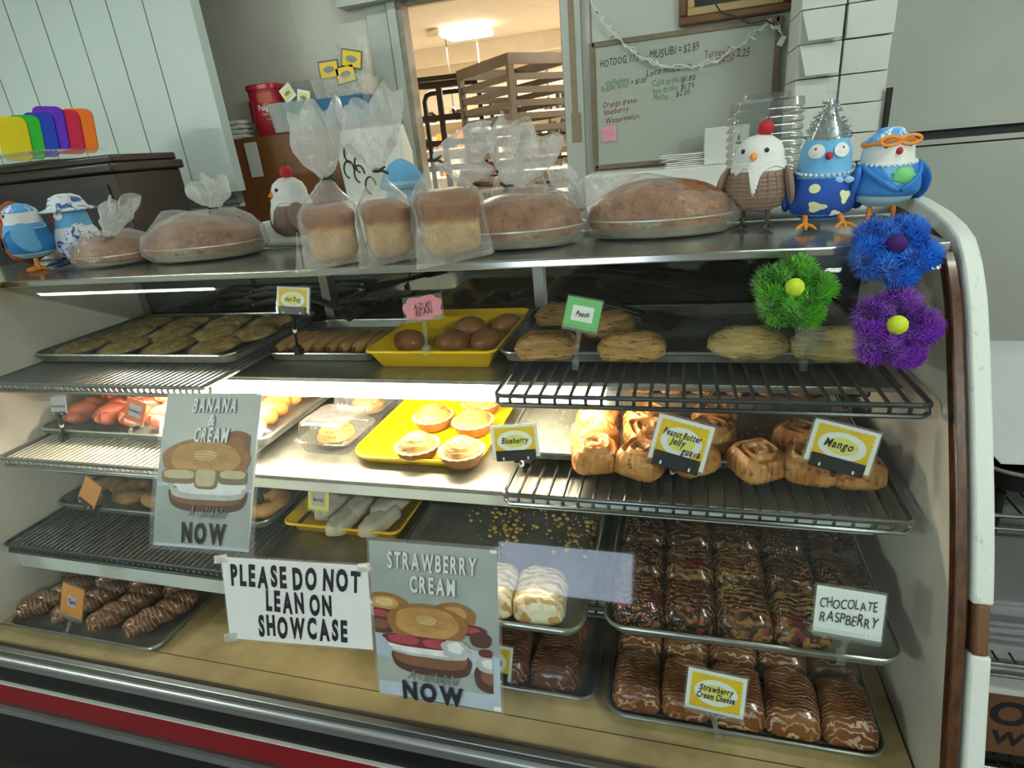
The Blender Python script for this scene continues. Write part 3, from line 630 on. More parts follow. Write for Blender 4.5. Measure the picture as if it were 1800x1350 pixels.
# hot dog rolls
t = thing('hot_dog_roll', 'x', 'roll')
mk('bun', MB().ell((0, 0, .015), (.0165, .075, .016), 14, 12, p=2.6, fn=rough_fn(30, .002, 1)), M_roll, t); mk('sausage', MB().ell((0, -.004, .016), (.009, .080, .009), 10, 10, p=2.8), M_saus, t)
place(t, [((-1.0 + .038 * i, 1.285, 1.1065), random.uniform(-.06, .06), f'hot dog roll, {ORD[i]} counted from the flat cheesy pastries') for i in range(8)], '', '', 'roll', 'hot dog rolls')
# azuki buns
t = thing('azuki_bun', 'x', 'bun')
mk('bun_crust', MB().ell((0, 0, .010), (.044, .044, .030), 24, 14, fn=rough_fn(16, .0025, 2), bot=-.010), M_bun, t)
px = [((718, 600), 'at the front corner under the pink sign'), ((797, 600), 'front row beside the pink sign stem'), ((858, 598), 'front row corner by the peach turnovers'), ((826, 576), 'middle row, further from the turnovers'), ((893, 571), 'middle row, beside the turnover pan'),
      ((856, 548), 'rear row, further from the turnovers'), ((914, 548), 'rear row, beside the turnover pan')]
place(t, [(tuple(az(u, v, 1.118) * 1)[:2] + (1.1065,), random.uniform(0, 6), 'azuki bean bun in yellow tray, ' + l) for (u, v), l in px], '', '', 'bun', 'azuki bean buns')
# turnovers
def turnover(w, d, h, seed, mat=M_puff, p=3.4):
    def fn(q):
        k = 1 - .25 * max(0, q.z / h); lay = .0026 * math.sin(q.z * 800 + 6 * nz(q, 40, seed)) if abs(q.x) + abs(q.y) > .02 else 0
        q = Vector((q.x * k, q.y * k, q.z)); return q + Vector((q.x, q.y, 0)).normalized() * lay + Vector((0, 0, .005 * nz(q, 38, seed))) + q.normalized() * (.003 * nz(q, 90, seed))
    return MB().ell((0, 0, h), (w / 2, d / 2, h), 32, 18, p=p, fn=fn)
t = thing('turnover', 'x', 'turnover'); mk('puff_crust', turnover(.135, .085, .028, 3), M_puff, t)
P1 = lambda u, v, z=1.15: tuple(az(u, v, z))[:2]
zz = Z1 + .0075
place(t, [((*P1(962, 612), zz), .10, 'peach turnover at the front corner of its pan, under the green sign'), ((*P1(1110, 614), zz), -.06, 'peach turnover at the pan front beside the green sign'),
          ((*P1(1068, 578), zz + .002), .5, 'peach turnover behind the green sign, nearer the black spatula'), ((*P1(990, 560), zz + .002), -.2, 'peach turnover at the pan rear behind the green sign')], '', '', 'turnover', 'peach turnovers')
t = thing('turnover', 'x', 'turnover'); mk('puff_crust', turnover(.15, .075, .032, 8, M_puffp, 2.7), M_puffp, t)
place(t, [((*P1(1314, 612), zz), -.05, 'pale folded turnover under the green fuzzy flower'), ((*P1(1462, 614), zz), .04, 'pale folded turnover half behind the purple fuzzy flower')], '', '', 'turnover', 'pale turnovers')
# twists
def twist(L_, r, hr, turns, n=26, seed=0):
    mb = MB()
    for ph in (0, PI):
        path = []; rr = []
        for i in range(n + 1):
            u = i / n; a = ph + turns * 2 * PI * u; e = math.sin(PI * min(1, max(0, u))) ** .35
            path.append((L_ * (u - .5), hr * e * math.cos(a), r + hr * .75 + hr * .75 * e * math.sin(a))); rr.append(r * (.75 + .25 * e) * (1 + .08 * math.sin(9 * u + seed)))
        mb.tube(path, rr, 10)
    return mb
t = thing('twist_pastry', 'x', 'pastry'); red = mk('twisted_dough', twist(.155, .0215, .0155, 1.5), M_redtw, t)
its = []
for i in range(7):
    for j in range(2):
        its.append(((-1.615 + i * .098, 1.155 + j * .17, Z2 + .0085), PI / 2 + random.uniform(-.15, .15), rc(i, 7, j, 2, 'shiny reddish twist' if i < 5 else 'shiny golden twist', 'of its pan')))
place(t, its, '', '', 'pastry', 'red and golden twists')
for o in [o for o in COL.objects if o.name.startswith('twist_pastry') and 'golden' in o['label']]:
    for c in o.children: matset(c, M_gldtw)
for k in range(5):
    dup(t, (-1.56 + k * .098, 1.235, Z2 + .042), PI / 2 + random.uniform(-.2, .2), rc(k, 5, 0, 1, 'shiny reddish twist', 'piled on top of the others').replace('front row', 'layer'), 'red and golden twists')
t = thing('twist_pastry', 'x', 'pastry'); mk('twisted_dough', twist(.150, .0195, .014, 2.0), M_tieg, t)
its = []
for j in range(4):
    for i in range(4): its.append(((-1.595 + i * .118, .85 + j * .125, ZD + .009), 1.05 + random.uniform(-.12, .12), rc(i, 4, j, 4, 'brown twist with white icing lines', 'on case floor')))
place(t, its, '', '', 'pastry', 'brown iced twists')
# plain doughnuts on the lower shelf: bent rings
def bentring(R, r, a0, a1, n=20):
    P = [(R * math.cos(a0 + (a1 - a0) * i / n), R * 1.15 * math.sin(a0 + (a1 - a0) * i / n), r) for i in range(n + 1)]
    rr = [r * (.55 + .45 * min(1, 6 * min(i, n - i) / n)) * (1 + .12 * math.sin(i * 1.9)) for i in range(n + 1)]
    return MB().tube(P, rr, 12)
t = thing('doughnut', 'x', 'doughnut'); mk('dough_ring', bentring(.034, .0195, .3, 5.9), M_dough, t)
its = []
for j in range(2):
    for i in range(6): its.append(((-1.60 + i * .113, 1.075 + j * .12, Z3 + .008), random.uniform(0, 6), rc(i, 6, j, 2, 'bumpy plain doughnut ring', 'of its pan')))
place(t, its, '', '', 'doughnut', 'plain doughnut rings')
# pastry in clear hinged boxes, pastry cups
def puffdome(r, h, seed=0, sw=7):
    rings = []; N = 56; K = 26
    for i in range(K + 1):
        u = 1 - i / K; rr = r * (.02 + .98 * u); row = []
        for j in range(N):
            a = 2 * PI * j / N; z = h * (1 - u ** 2.4) + .0011 * math.sin(rr * 640 - a + 2.5 * nz((rr * math.cos(a), rr * math.sin(a), 0), 28, seed)) * (.3 + .7 * u); q = Vector((rr * math.cos(a), rr * math.sin(a), z)); row.append(q + q.normalized() * (.003 * nz(q, 40, seed)))
        rings.append(row)
    low = [Vector((p.x * .96, p.y * .96, -h * .25)) for p in rings[0]]
    return MB().loft([low] + rings)
def clamshell(name, w, d, h, label, loc, rz):
    t = thing(name, label, 'container', loc, rz, 'clear hinged boxes')
    def R(k, z, am): 
        ring = []
        for i, p in enumerate(rrect(w - 2 * k, d - 2 * k, .022, z, 10)):
            ring.append(p)
        o = []; N = 76; L_ = [Vector(p) for p in ring]; seg = [(L_[i] - L_[(i + 1) % len(L_)]).length for i in range(len(L_))]; tot = sum(seg)
        for q in range(N):
            s = tot * q / N; i = 0
            while s > seg[i]: s -= seg[i]; i += 1
            p = L_[i].lerp(L_[(i + 1) % len(L_)], s / seg[i]); f = 1 + (am if q % 2 else -am); o.append((p.x * f, p.y * f, z))
        return o
    mk('box_base', MB().loft([R(.014, 0, 0), R(.008, .004, .022), R(.002, h * .40, .022), R(0, h * .42, 0), R(-.007, h * .42, 0), R(-.007, h * .435, 0)], cap1=False), M_clam, t)
    mk('box_lid', MB().loft([R(-.007, h * .44, 0), R(-.001, h * .45, 0), R(.001, h * .47, .022), R(.008, h * .93, .022), R(.016, h * .985, 0), R(.032, h, 0), R(.036, h * .975, 0)], cap0=False), M_clam, t)
    return t
for k, (x, y, rz, l) in enumerate(((-.815, 1.125, -.05, 'clear ribbed hinged box with a golden pastry, nearer the glass'), (-.825, 1.305, -.03, 'clear ribbed hinged box with a golden pastry, at the rear'))):
    clamshell('clamshell_box', .142, .142, .082, l, (x, y, .9068), rz)
    q = thing('puff_bun', 'golden layered pastry inside the clear box ' + ('nearer the glass' if k == 0 else 'at the rear'), 'pastry', (x, y, .9068 + .024), .3 * k, 'boxed pastries'); mk('puff_crust', puffdome(.048, .036, k), M_puffg, q)
t = thing('pastry_cup', 'x', 'pastry')
mk('paper_cup', MB().lathe([(.036, 0), (.040, .004), (.052, .030), (.0505, .030), (.038, .006)], 72, flute=(36, lambda i: .018)), M_cup, t)
mk('puff_top', (lambda m: m)(puffdome(.046, .030, 5)), M_puffg, t).location = (0, 0, .030)
mk('cup_edge', MB().lathe([(.0512, .0285), (.0530, .0300), (.0522, .0315), (.0500, .0305)], 72, flute=(18, lambda i: .03)), S('pale_cup_edge', '#c9a878', .7, 0, var=.1), t)
P2 = lambda u, v, z=.935: tuple(az(u, v, z))[:2]
place(t, [((*P2(812, 797), .9145), 0, 'round golden pastry cup at the rounded corner of the yellow tray'), ((*P2(734, 788), .9145), 1, 'golden pastry cup at the front of the yellow tray, near the clear boxes'), ((*P2(832, 745), .9145), 2, 'golden pastry cup in the second row, beside the swirl pastries'),
          ((*P2(762, 736), .9145), 3, 'glossy domed pastry cup in the second row, near the clear boxes'), ((*P2(846, 712), .9145), 4, 'darker golden pastry cup at the rear of the yellow tray')], '', '', 'pastry', 'golden pastry cups')
# swirl pastries
def swirl(w, h, seed):
    def fn(q, r, a, top):
        R = r * w / 2
        if top: q.z += .0048 * math.cos(R * 430 - a + .8 * nz(q, 30, seed)) * min(1, r * 4) - .004 * (1 - r) ** 3 - .010 * max(0, r - .8)
        else: q += Vector((q.x, q.y, 0)).normalized() * (.0016 * math.sin(a * 26 + 3 * nz(q, 30, seed)))
        return q + q.normalized() * (.003 * nz(q, 32, seed))
    return puck(w, w, h, 4.2, .006, .010, fn, 20, 72)
t = thing('swirl_pastry', 'x', 'pastry'); mk('coiled_dough', swirl(.090, .046, 1), M_danish, t)
px = [((1045, 803), .2, 'glazed swirl pastry at the front of its pan, nearest the blueberry sign'), ((1128, 812), 1.2, 'glazed swirl pastry second along the front, beside the clipped sign stem'), ((1215, 806), 2.2, 'glazed swirl pastry at the front below the peanut butter jelly sign'),
      ((1330, 815), .5, 'open-centred brown swirl pastry standing alone at the pan front'), ((1425, 820), 2.9, 'glazed swirl pastry at the front under the mango sign'), ((1500, 826), 1.7, 'glazed swirl pastry at the front corner of its pan under the mango sign'), ((1046, 768), 2.1, 'glazed swirl pastry in the second row, nearest the blueberry sign'), ((1138, 772), .3, 'glazed swirl pastry second along in the second row'),
      ((1245, 770), 1.0, 'glazed swirl pastry in the second row behind the peanut butter jelly sign'), ((1405, 775), 2.6, 'glazed swirl pastry in the second row behind the mango sign'), ((1052, 738), 1.4, 'glazed swirl pastry in the third row, nearest the blueberry sign'), ((1140, 744), .8, 'glazed swirl pastry in the third row, second along'), ((1255, 740), 3.0, 'glazed swirl pastry in the third row behind the peanut butter jelly sign')]
place(t, [((*P2(u, v, .955), Z2 + .0075), a, l) for (u, v), a, l in px], '', '', 'pastry', 'swirl pastries')
t = thing('nut_pastry', 'x', 'pastry'); mk('nut_crust', MB().ell((0, 0, .022), (.036, .036, .023), 28, 16, p=3.2, fn=rough_fn(85, .0055, 4)), M_nutty, t)
place(t, [((-.085 + i * .076, 1.425, Z2 + .0075), i * 1.3, rc(i, 6, 5, 6, 'nut-topped pastry', 'of swirl pastry pan')) for i in range(6)], '', '', 'pastry', 'nut-topped pastries')
# wrapped rolls
t = thing('wrapped_roll', 'x', 'roll'); mk('paper_wrap', MB().ell((0, 0, .021), (.027, .062, .021), 22, 16, p=3.6, fn=lambda q: q + q.normalized() * (.0045 * nz(q, 42, 5) + .0022 * math.sin(q.y * 160 + q.x * 60))), M_wrap, t)
place(t, [((*az(u, v, .72)[:2], .7005 + dz), a, l) for u, v, dz, a, l in ((608, 912, 0, -.12, 'white paper-wrapped roll beside the lime sign'), (668, 915, 0, -.30, 'white paper-wrapped roll at the tray corner nearest the crumbs'), (690, 890, .01, -.35, 'white paper-wrapped roll leaning at the rear, near the crumbs'), (638, 888, .004, -.15, 'white paper-wrapped roll in the rear row, middle'), (588, 888, .004, -.1, 'white paper-wrapped roll in the rear row, behind the lime sign'))], '', '', 'roll', 'paper-wrapped rolls')
# glazed squares
def square(w, d, h, seed, p=3.6, a=.004):
    def fn(q, r, an, top):
        if not top: q.x *= 1 - .07 * q.z / h; q.y *= 1 - .07 * q.z / h
        else: q.x *= .93; q.y *= .93; q.z += .0035 * nz(q, 60, seed) + a * .6 * nz(q, 26, seed) - .007 * max(0, r - .7) ** 2 * 8
        return q + Vector((q.x, q.y, 0)).normalized() * (a * .5 * nz(q, 30, seed))
    return puck(w, d, 2 * h, p + 1, .004, .014, fn, 14, 56)
t = thing('raspberry_square', 'x', 'pastry'); mk('glazed_dough', square(.1015, .112, .026, 1), M_rasp, t)
its = []
for j in range(5):
    for i in range(5):
        if j == 0 and i == 4: continue
        its.append(((-.064 + i * .0925, .888 + j * .103, Z4 + .0075), random.choice((0, PI)) + random.uniform(-.04, .04), rc(i, 4 if j == 0 else 5, j, 5, 'dark chocolate raspberry square', 'of its pan'), random.uniform(.97, 1.03)))
place(t, its, '', '', 'pastry', 'chocolate raspberry squares')
cnt = 0
for o in COL.objects:
    if o.name.startswith('raspberry_square') and o['label'].split(',')[1].strip() in ('third from left in front row of its pan', 'second from left in second row of its pan', 'third from left in second row of its pan', 'rightmost in front row of its pan'):
        for c in o.children: matset(c, M_rasp2)
t = thing('iced_bun', 'x', 'bun'); mk('glazed_dough', square(.1015, .130, .028, 2, 3.6), M_iced, t)
its = [((-.066 + i * .0925, .872 + j * .122, ZD + .009), random.choice((0, PI)) + random.uniform(-.03, .03), rc(i, 5, j, 4, 'brown bun with wavy white icing', 'on case floor'), random.uniform(.97, 1.02)) for j in range(4) for i in range(5)]
place(t, its, '', '', 'bun', 'white-iced buns')
t = thing('chocolate_bun', 'x', 'bun'); mk('glazed_dough', square(.108, .128, .029, 3, 3.4), M_choc, t)
its = [((-.540 + i * .102, .888 + j * .122, ZD + .009), random.choice((0, PI)) + random.uniform(-.05, .05), rc(i, 4, j, 3, 'chocolate bun with thin pale lines', 'on case floor')) for j in range(3) for i in range(4)]
place(t, its, '', '', 'bun', 'chocolate-lined buns')
t = thing('cream_square', 'x', 'pastry'); mk('iced_dough', square(.104, .126, .028, 4, 3.8, .007), M_cream, t)
place(t, [((-.541 + i * .0965, .870, Z4 + .0085), .03 * i, rc(i, 4, 0, 1, 'pale square with ragged cream icing', 'of crumb-strewn pan')) for i in range(4)], '', '', 'pastry', 'cream squares')
mb = MB(); rnd = random.Random(3)
for k in range(240):
    cl = rnd.choice(((-.38, 1.10), (-.22, 1.08), (-.26, 1.16), (-.43, 1.16), (-.19, 1.14), (-.33, 1.22)))
    x, y = rnd.gauss(cl[0], .03), rnd.gauss(cl[1], .03); r = rnd.choice((.002, .0025, .0035, .006)); x = min(max(x, -.58), -.18); y = min(max(y, 1.0), 1.42)
    mb.ell((x, y, Z4 + .0045 + r * .5), (r, r * .8, r * .6), 6, 4)
c = mk('crumbs', mb, M_crumb); tag(c, 'loose yellow crumbs scattered over the nearly empty pan', 'crumbs'); c['kind'] = 'stuff'
mb = MB()
for k in range(70):
    x, y = rnd.gauss(.10, .05), rnd.uniform(1.10, 1.3); r = rnd.choice((.0015, .002, .003)); mb.ell((x - .35 * (k % 2), y, Z2 + .004 + r * .4), (r, r, r * .5), 6, 4)
c = mk('crumbs', mb, M_crumb); tag(c, 'loose flakes scattered over the swirl pastry pan', 'crumbs'); c['kind'] = 'stuff'
# spatulas
def spatula(label, head, tail, roll, k=1.):
    """head: centre of the blade, tail: end of the handle"""
    a, b = Vector(head), Vector(tail); ax = (a - b).normalized(); side = ax.cross(Vector((0, 0, 1))).normalized(); up = side.cross(ax)
    M_ = Matrix((side, ax, up)).transposed().to_4x4() @ Matrix.Rotation(roll, 4, 'Y'); M_.translation = a
    t = bpy.data.objects.new('spatula', None); COL.objects.link(t); t.matrix_world = M_; tag(t, label, 'spatula', 'black spatulas')
    w, l = .074 * k, .088 * k; mb = MB(); n = 4
    for i in range(n): x = -w / 2 + w * (i + .5) / n; mb.box((x - w / n * .36, -l * .3, -.0012), (x + w / n * .36, l * .42, .0012))
    mb.box((-w / 2, l * .36, -.0012), (w / 2, l * .5, .0012)); mb.loft([rrect(w * .94, .003, .001, 0, 2), rrect(.018, .005, .002, .05, 2)]) if False else None
    mb.prism([(-w / 2, -l * .3), (w / 2, -l * .3), (.010, -l * .62), (-.010, -l * .62)], -.0012, .0016, axis='z')
    mk('blade', mb, M_black, t, smooth=False)
    ln = (a - b).length; mk('handle', MB().loft([[(x * .010, y, z * .005) for x, z in ((-1, -1), (1, -1), (1, 1), (-1, 1))] for y in (-l * .55, -ln * .6)] + [[(x * .014, y, z * .008) for x, z in ((-1, -1), (1, -1), (1, 1), (-1, 1))] for y in (-ln * .65, -ln)]), M_black, t, bev=.003)
spatula('black slotted spatula lying over the hot dog rolls, blade drooping', ay(617, 548, 1.23), ay(520, 515, 1.36), .3, .85)
spatula('black slotted spatula over the rear of the hot dog rolls', ay(690, 522, 1.36), ay(600, 530, 1.44), -.2, .8)
spatula('black slotted spatula resting in the turnover pan by the peach turnovers', ay(1163, 560, 1.26), ay(985, 512, 1.43), .15, .95)
spatula('black slotted spatula behind the turnovers, blade below the case top', ay(1235, 510, 1.40), ay(1040, 478, 1.46), .2, .95)
# ------------------------------------------------------------------ bagged bread on the case top
def bag_mesh(rings, N=56, pleats=17, seed=0, wr=.004):
    """rings: (cx, cy, z, rx, ry, squareness, pleat amplitude, tilt) from the bottom of the bag to its open top"""
    o = []; rnd = random.Random(seed); ph = [rnd.uniform(0, 6.28) for _ in range(4)]
    for (cx, cy, z, rx, ry, p, am, *ex) in rings:
        row = []; tz = ex[0] if ex else 0.
        for j in range(N):
            a = 2 * PI * j / N; c, s = math.cos(a), math.sin(a); e = 2. / p
            k = 1 + am * (math.sin(pleats * a + ph[0]) * .6 + math.sin((pleats * .53 // 1) * a + ph[1]) * .4)
            x = rx * math.copysign(abs(c) ** e, c) * k; y = ry * math.copysign(abs(s) ** e, s) * k
            q = Vector((cx + x, cy + y, z + tz * x)); d = Vector((x, y, 0)).normalized()
            q += d * (wr * nz(q, 26, seed) + wr * .5 * nz(q, 70, seed)); row.append(q)
        o.append(row)
    return o
def interp(R, n):
    o = []
    for a, b in zip(R, R[1:]):
        for k in range(n): t = k / n; s = t * t * (3 - 2 * t); o.append(tuple(x + (y - x) * s for x, y in zip(a, b)))
    return o + [R[-1]]
def gathered(parent, neck, tip, w0, w1, th, seed, mat=M_bagtop, fl=1.0):
    """the loose top of a bag: a flattened, ruffled fan that opens from the tie towards tip"""
    n, t_ = Vector(neck), Vector(tip); ax = t_ - n; side = Vector((w1[0], w1[1], w1[2])).normalized(); nor = ax.cross(side).normalized(); N = 40; rows = []; K = 12
    rnd = random.Random(seed); ph = rnd.uniform(0, 6)
    for i in range(K + 1):
        u = i / K; wd = .008 + (w0 - .008) * min(1, u / .55) ** .8 * (1 - .18 * max(0, u - .7)); dp = .008 + th * math.sin(min(1, u * 1.1) * PI * .55) ; row = []
        for j in range(N):
            a = 2 * PI * j / N; c, s = math.cos(a), math.sin(a); q = n + ax * u + side * (wd * c) + nor * (dp * s)
            q += nor * (th * .55 * math.sin(5 * c * 2 + ph + 2 * u) * u) + side * (.004 * math.sin(9 * u + 4 * s)) + ax * ((.10 * math.sin(3.1 * c * 2 + ph) + .07 * c * math.cos(ph)) * fl * max(0, u - .45) / .55)
            q += ax.normalized() * (.004 * nz(q, 60, seed)) + nor * (.006 * nz(q, 45, seed)); row.append(q)
        rows.append(row)
    return mk('bag_top', MB().loft(rows, cap1=False), mat, parent)
def loaf_bag(label, x, y, yaw, w, d, h, neck, tip, topw, seed, side=(1, .2, .25)):
    t = thing('bagged_loaf', label, 'bread', (x, y, ZT + .0045), yaw, 'bagged sandwich loaves')
    def fn(q):
        k = 1 + (.10 if q.z > h * .12 else 0) * min(1, (q.z - h * .12) / .02 if q.z > h * .12 else 0); return Vector((q.x * k, q.y * k, q.z)) + q.normalized() * (.003 * nz(q, 24, seed))
    mk('loaf', MB().ell((0, 0, h * .5 + .001), (w / 2 * .88, d / 2 * .9, h * .5), 56, 36, p=4.6, fn=fn), M_loaf, t)
    nx, ny, nzz = neck; R = [(0, -.004, .0015, w * .60, d * .53, 5.5, 0), (0, -.002, .014, w * .58, d * .53, 5, .004), (0, 0, h * .5, w * .545, d * .53, 4.5, .006), (0, 0, h * .86, w * .545, d * .53, 3.6, .012),
         (nx * .25, ny * .25, h * 1.06, w * .44, d * .42, 2.6, .04), (nx * .6, ny * .6, h + (nzz - h) * .55, w * .23, d * .21, 2.1, .10), (nx, ny, nzz, .008, .008, 2, .12)]
    R = interp(R, 4); mk('bag', MB().loft(bag_mesh(R, seed=seed), cap1=False), M_bag, t)
    # the flat corner of the bag that pokes forward past the loaf
    sg = -1; c0 = Vector((-w * .58, -d * .53, .003)); mk('bag_corner', MB().loft([[(-w * .60, -d * .50, .001), (w * .50, -d * .50, .001), (w * .50, -d * .50, .05), (-w * .58, -d * .50, .075)], [(-w * .72, -d * .60 - .030, -.002), (w * .40, -d * .54 - .006, .0008), (w * .42, -d * .53, .014), (-w * .70, -d * .59 - .022, .006)]], cap0=False), M_bag, t)
    gathered(t, neck, tip, topw, side, .028, seed); n = Vector(neck)
    mk('twist_tie', MB().tube([n + Vector((.0095 * math.cos(a), .0095 * math.sin(a), .002 * math.sin(a))) for a in [k * PI / 6 for k in range(12)]], .003, 6, closed=True).cyl(n + Vector((.006, -.01, 0)), n + Vector((.020, -.016, -.008)), .0028, 6).cyl(n + Vector((.004, -.01, 0)), n + Vector((.016, -.014, .006)), .0025, 6), M_tie, t)
    return t
YW = .55
loaf_bag('bagged sandwich loaf under the red plastic tub, first of the three in a row', -.745, 1.172, YW, .118, .15, .118, (.012, .02, .172), (.015, .045, .312), .062, 11)
loaf_bag('bagged sandwich loaf in the middle of three', -.615, 1.187, YW, .108, .15, .118, (.0, .01, .178), (.01, .03, .318), .070, 23)
loaf_bag('largest bagged sandwich loaf, third of three, its top flopping before the doorway', -.468, 1.178, YW, .132, .165, .130, (-.012, .02, .188), (.105, .01, .196), .058, 31, (.15, .1, 1))
def pan_loaf(label, x, y, rx, ry, hp, hb, seed, neck, tip, topw, side, rz=0., tiecol=M_tie, bagx=1.1, corner=None, fan=True):
    t = thing('bagged_pan_loaf', label, 'bread', (x, y, ZT + .0045), rz, 'bagged pan loaves')
    mk('foil_pan', MB().lathe([(.86, .002), (.88, .004), (1.0, hp), (1.03, hp + .002), (1.03, hp - .001), (.99, hp - .003), (.85, .008)], 96, sx=rx, sy=ry, flute=(48, lambda i: .010 if i in (1, 2) else .003)), M_foil, t)
    mk('loaf', MB().ell((0, 0, hp - .004), (rx * .975, ry * .975, hb), 40, 20, p=2.3, fn=lambda q: q + q.normalized() * (.006 * nz(q, 12, seed)), bot=-.012), M_crust, t)
    nx, ny, nzz = neck; top = hp + hb
    R = [(0, 0, .001, rx * .93, ry * .93, 2.2, 0), (0, 0, hp * .55, rx * 1.06, ry * 1.06, 2.2, .006), (0, 0, hp + .004, rx * 1.07, ry * 1.08, 2.2, .010), (nx * .1, ny * .1, hp + hb * .45, rx * 1.02, ry * 1.02, 2.2, .012), (nx * .3, ny * .3, hp + hb * .82, rx * .80, ry * .80, 2.2, .03),
         (nx * .6, ny * .6, top + .010, rx * .46, ry * .46, 2.1, .08), (nx, ny, nzz, .008, .008, 2, .1)]
    mk('bag', MB().loft(bag_mesh(interp(R, 4), 64, 19, seed, .006), cap1=False), M_bag, t)
    if fan:
        gathered(t, neck, tip, topw, side, .026, seed); n = Vector(neck)
        mk('twist_tie', MB().tube([n + Vector((.0095 * math.cos(a), .0095 * math.sin(a), 0)) for a in [k * PI / 6 for k in range(12)]], .003, 6, closed=True).cyl(n + Vector((-.004, -.01, 0)), n + Vector((-.014, -.014, .008)), .003, 6).cyl(n + Vector((.002, -.01, 0)), n + Vector((-.008, -.014, -.010)), .003, 6), tiecol, t)
    if corner: mk('bag_corner', MB().loft([[Vector(p) for p in corner[0]], [Vector(p) for p in corner[1]]], cap0=False), M_bag, t)
    return t
pan_loaf('bagged loaf in a round foil pan, smallest, beside the blue birds', -1.515, 1.30, .115, .095, .026, .052, 41, (.045, -.045, .072), (.085, -.010, .160), .045, (1, .3, .2))
pan_loaf('bagged loaf in a ribbed foil pan below the grooved panel wall', -1.235, 1.325, .160, .108, .034, .072, 43, (.03, .035, .118), (.015, .06, .185), .055, (1, .2, .1), .10)
pan_loaf('bagged loaf in a ribbed foil pan before the baking racks, its bag top standing tall', -.340, 1.275, .142, .105, .036, .072, 47, (-.015, -.01, .122), (.035, .02, .232), .075, (1, .1, -.45), .05, M_black, corner=([(-.15, -.03, .002), (-.04, -.10, .002), (-.05, -.10, .03), (-.15, -.03, .05)], [(-.165, -.115, .001), (-.06, -.135, .001), (-.06, -.132, .010), (-.165, -.11, .022)]))
pan_loaf('bagged loaf in a ribbed foil pan below the whiteboard, its bag gathered at one side', -.045, 1.335, .155, .105, .036, .076, 53, (-.172, .01, .055), (-.215, -.005, .150), .028, (1, .1, .2), .03, M_black)
# loaves half hidden behind the front row
t = thing('bagged_pan_loaf', 'dark domed loaf in plastic, behind and between the two foil-pan loaves', 'bread', (-1.40, 1.44, ZT + .0045), .2)
mk('loaf', MB().ell((0, 0, .03), (.105, .075, .075), 30, 14, p=2.3, bot=-.03), M_crust, t); mk('bag', MB().loft(bag_mesh(interp([(0, 0, .001, .11, .08, 2.2, 0), (0, 0, .05, .118, .088, 2.2, .012), (0, 0, .10, .07, .05, 2.2, .03), (-.03, 0, .118, .02, .015, 2, .05)], 4), 48, 17, 3)), M_bag, t)
t = thing('bagged_bun', 'plain orange-brown buns in plastic standing before the doorway', 'bread', (-.392, 1.50, 1.3395), 0)
mk('buns', MB().ell((-.03, 0, .07), (.042, .05, .072), 20, 12, p=2.4).ell((.035, 0, .065), (.036, .05, .066), 20, 12, p=2.4), M_crust, t); mk('bag', MB().loft(bag_mesh(interp([(0, 0, .001, .08, .055, 2.6, 0), (0, 0, .08, .083, .06, 2.5, .012), (0, 0, .145, .06, .045, 2.3, .03), (0, 0, .165, .03, .02, 2, .05)], 4), 48, 15, 5)), M_bag, t)
# ------------------------------------------------------------------ felt birds
def bird(label, loc, rz, k, bodym, headm, legm, beakm, pose='stand', cut=.56, beak_n=(0, -1, 0), lean=0.):
    """a pear-shaped felt bird about k tall, facing -y; the feet at the origin"""
    t = thing('felt_bird', label, 'bird figurine', loc, rz, 'felt birds'); z0 = .17 * k if pose == 'stand' else .03 * k
    H = k - z0; prof = [(.03, 0), (.17, .02), (.29, .10), (.345, .22), (.345, .34), (.315, .47), (.275, .58), (.262, .68), (.255, .78), (.215, .89), (.12, .97), (.02, 1.0)]
    mb = MB(); N = 32; rings = [[(r * k * math.cos(a), r * k * .95 * math.sin(a) + lean * k * z * z, z0 + z * H) for a in [2 * PI * j / N for j in range(N)]] for r, z in prof]
    fine = []
    for a, b in zip(rings, rings[1:]):
        for q in range(3): fine.append([Vector(p).lerp(Vector(s), q / 3) for p, s in zip(a, b)])
    fine.append([Vector(p) for p in rings[-1]])
    mb.loft(fine); mb.m = [1 if sum(mb.v[i].z for i in f) / len(f) > z0 + cut * H else 0 for f in mb.f]
    mk('bird_body', mb, [bodym, headm], t)
    R = lambda z: np.interp(z, [p[1] for p in prof], [p[0] for p in prof]) * k
    def on(az_, z, o=0.): r = R(z) + o; return Vector((r * math.sin(az_), -r * .95 * math.cos(az_) + lean * k * z * z, z0 + z * H))
    for s in (-1, 1): mk('eye', MB().ell(on(s * .52, .80, .0), .026 * k, 10, 8), M_black, t)
    p = on(0, .74, -.01); mk('beak', MB().lathe([(.058 * k, 0), (.052 * k, .025 * k), (.03 * k, .075 * k), (.005 * k, .11 * k)], 12), beakm, t).matrix_local = Matrix.Translation(p) @ Matrix.Rotation(PI / 2 + .25, 4, 'X')
    for s in (-1, 1):
        if pose == 'stand':
            a = Vector((s * .13 * k, -.02 * k, .20 * k)); b = Vector((s * .14 * k, -.02 * k, .018 * k)); f = b
        else:
            a = Vector((s * .17 * k, -.20 * k, .12 * k)); b = Vector((s * .19 * k, -.36 * k, .045 * k)); f = b
        mb = MB().tube([a, a.lerp(b, .5) + Vector((0, -.01 * k, 0)), b], [.030 * k, .026 * k, .026 * k], 8)
        for an in (-.65, 0, .65): mb.tube([f, f + Vector((.10 * k * math.sin(an), -.10 * k * math.cos(an), -.004 * k)), f + Vector((.17 * k * math.sin(an), -.17 * k * math.cos(an), -.012 * k if pose == 'stand' else -.03 * k))], [.024 * k, .020 * k, .008 * k], 6)
        mb.tube([f, f + Vector((0, .09 * k, -.010 * k))], [.020 * k, .008 * k], 6); mk('leg', mb, legm, t)
    return t, on, R, z0, H
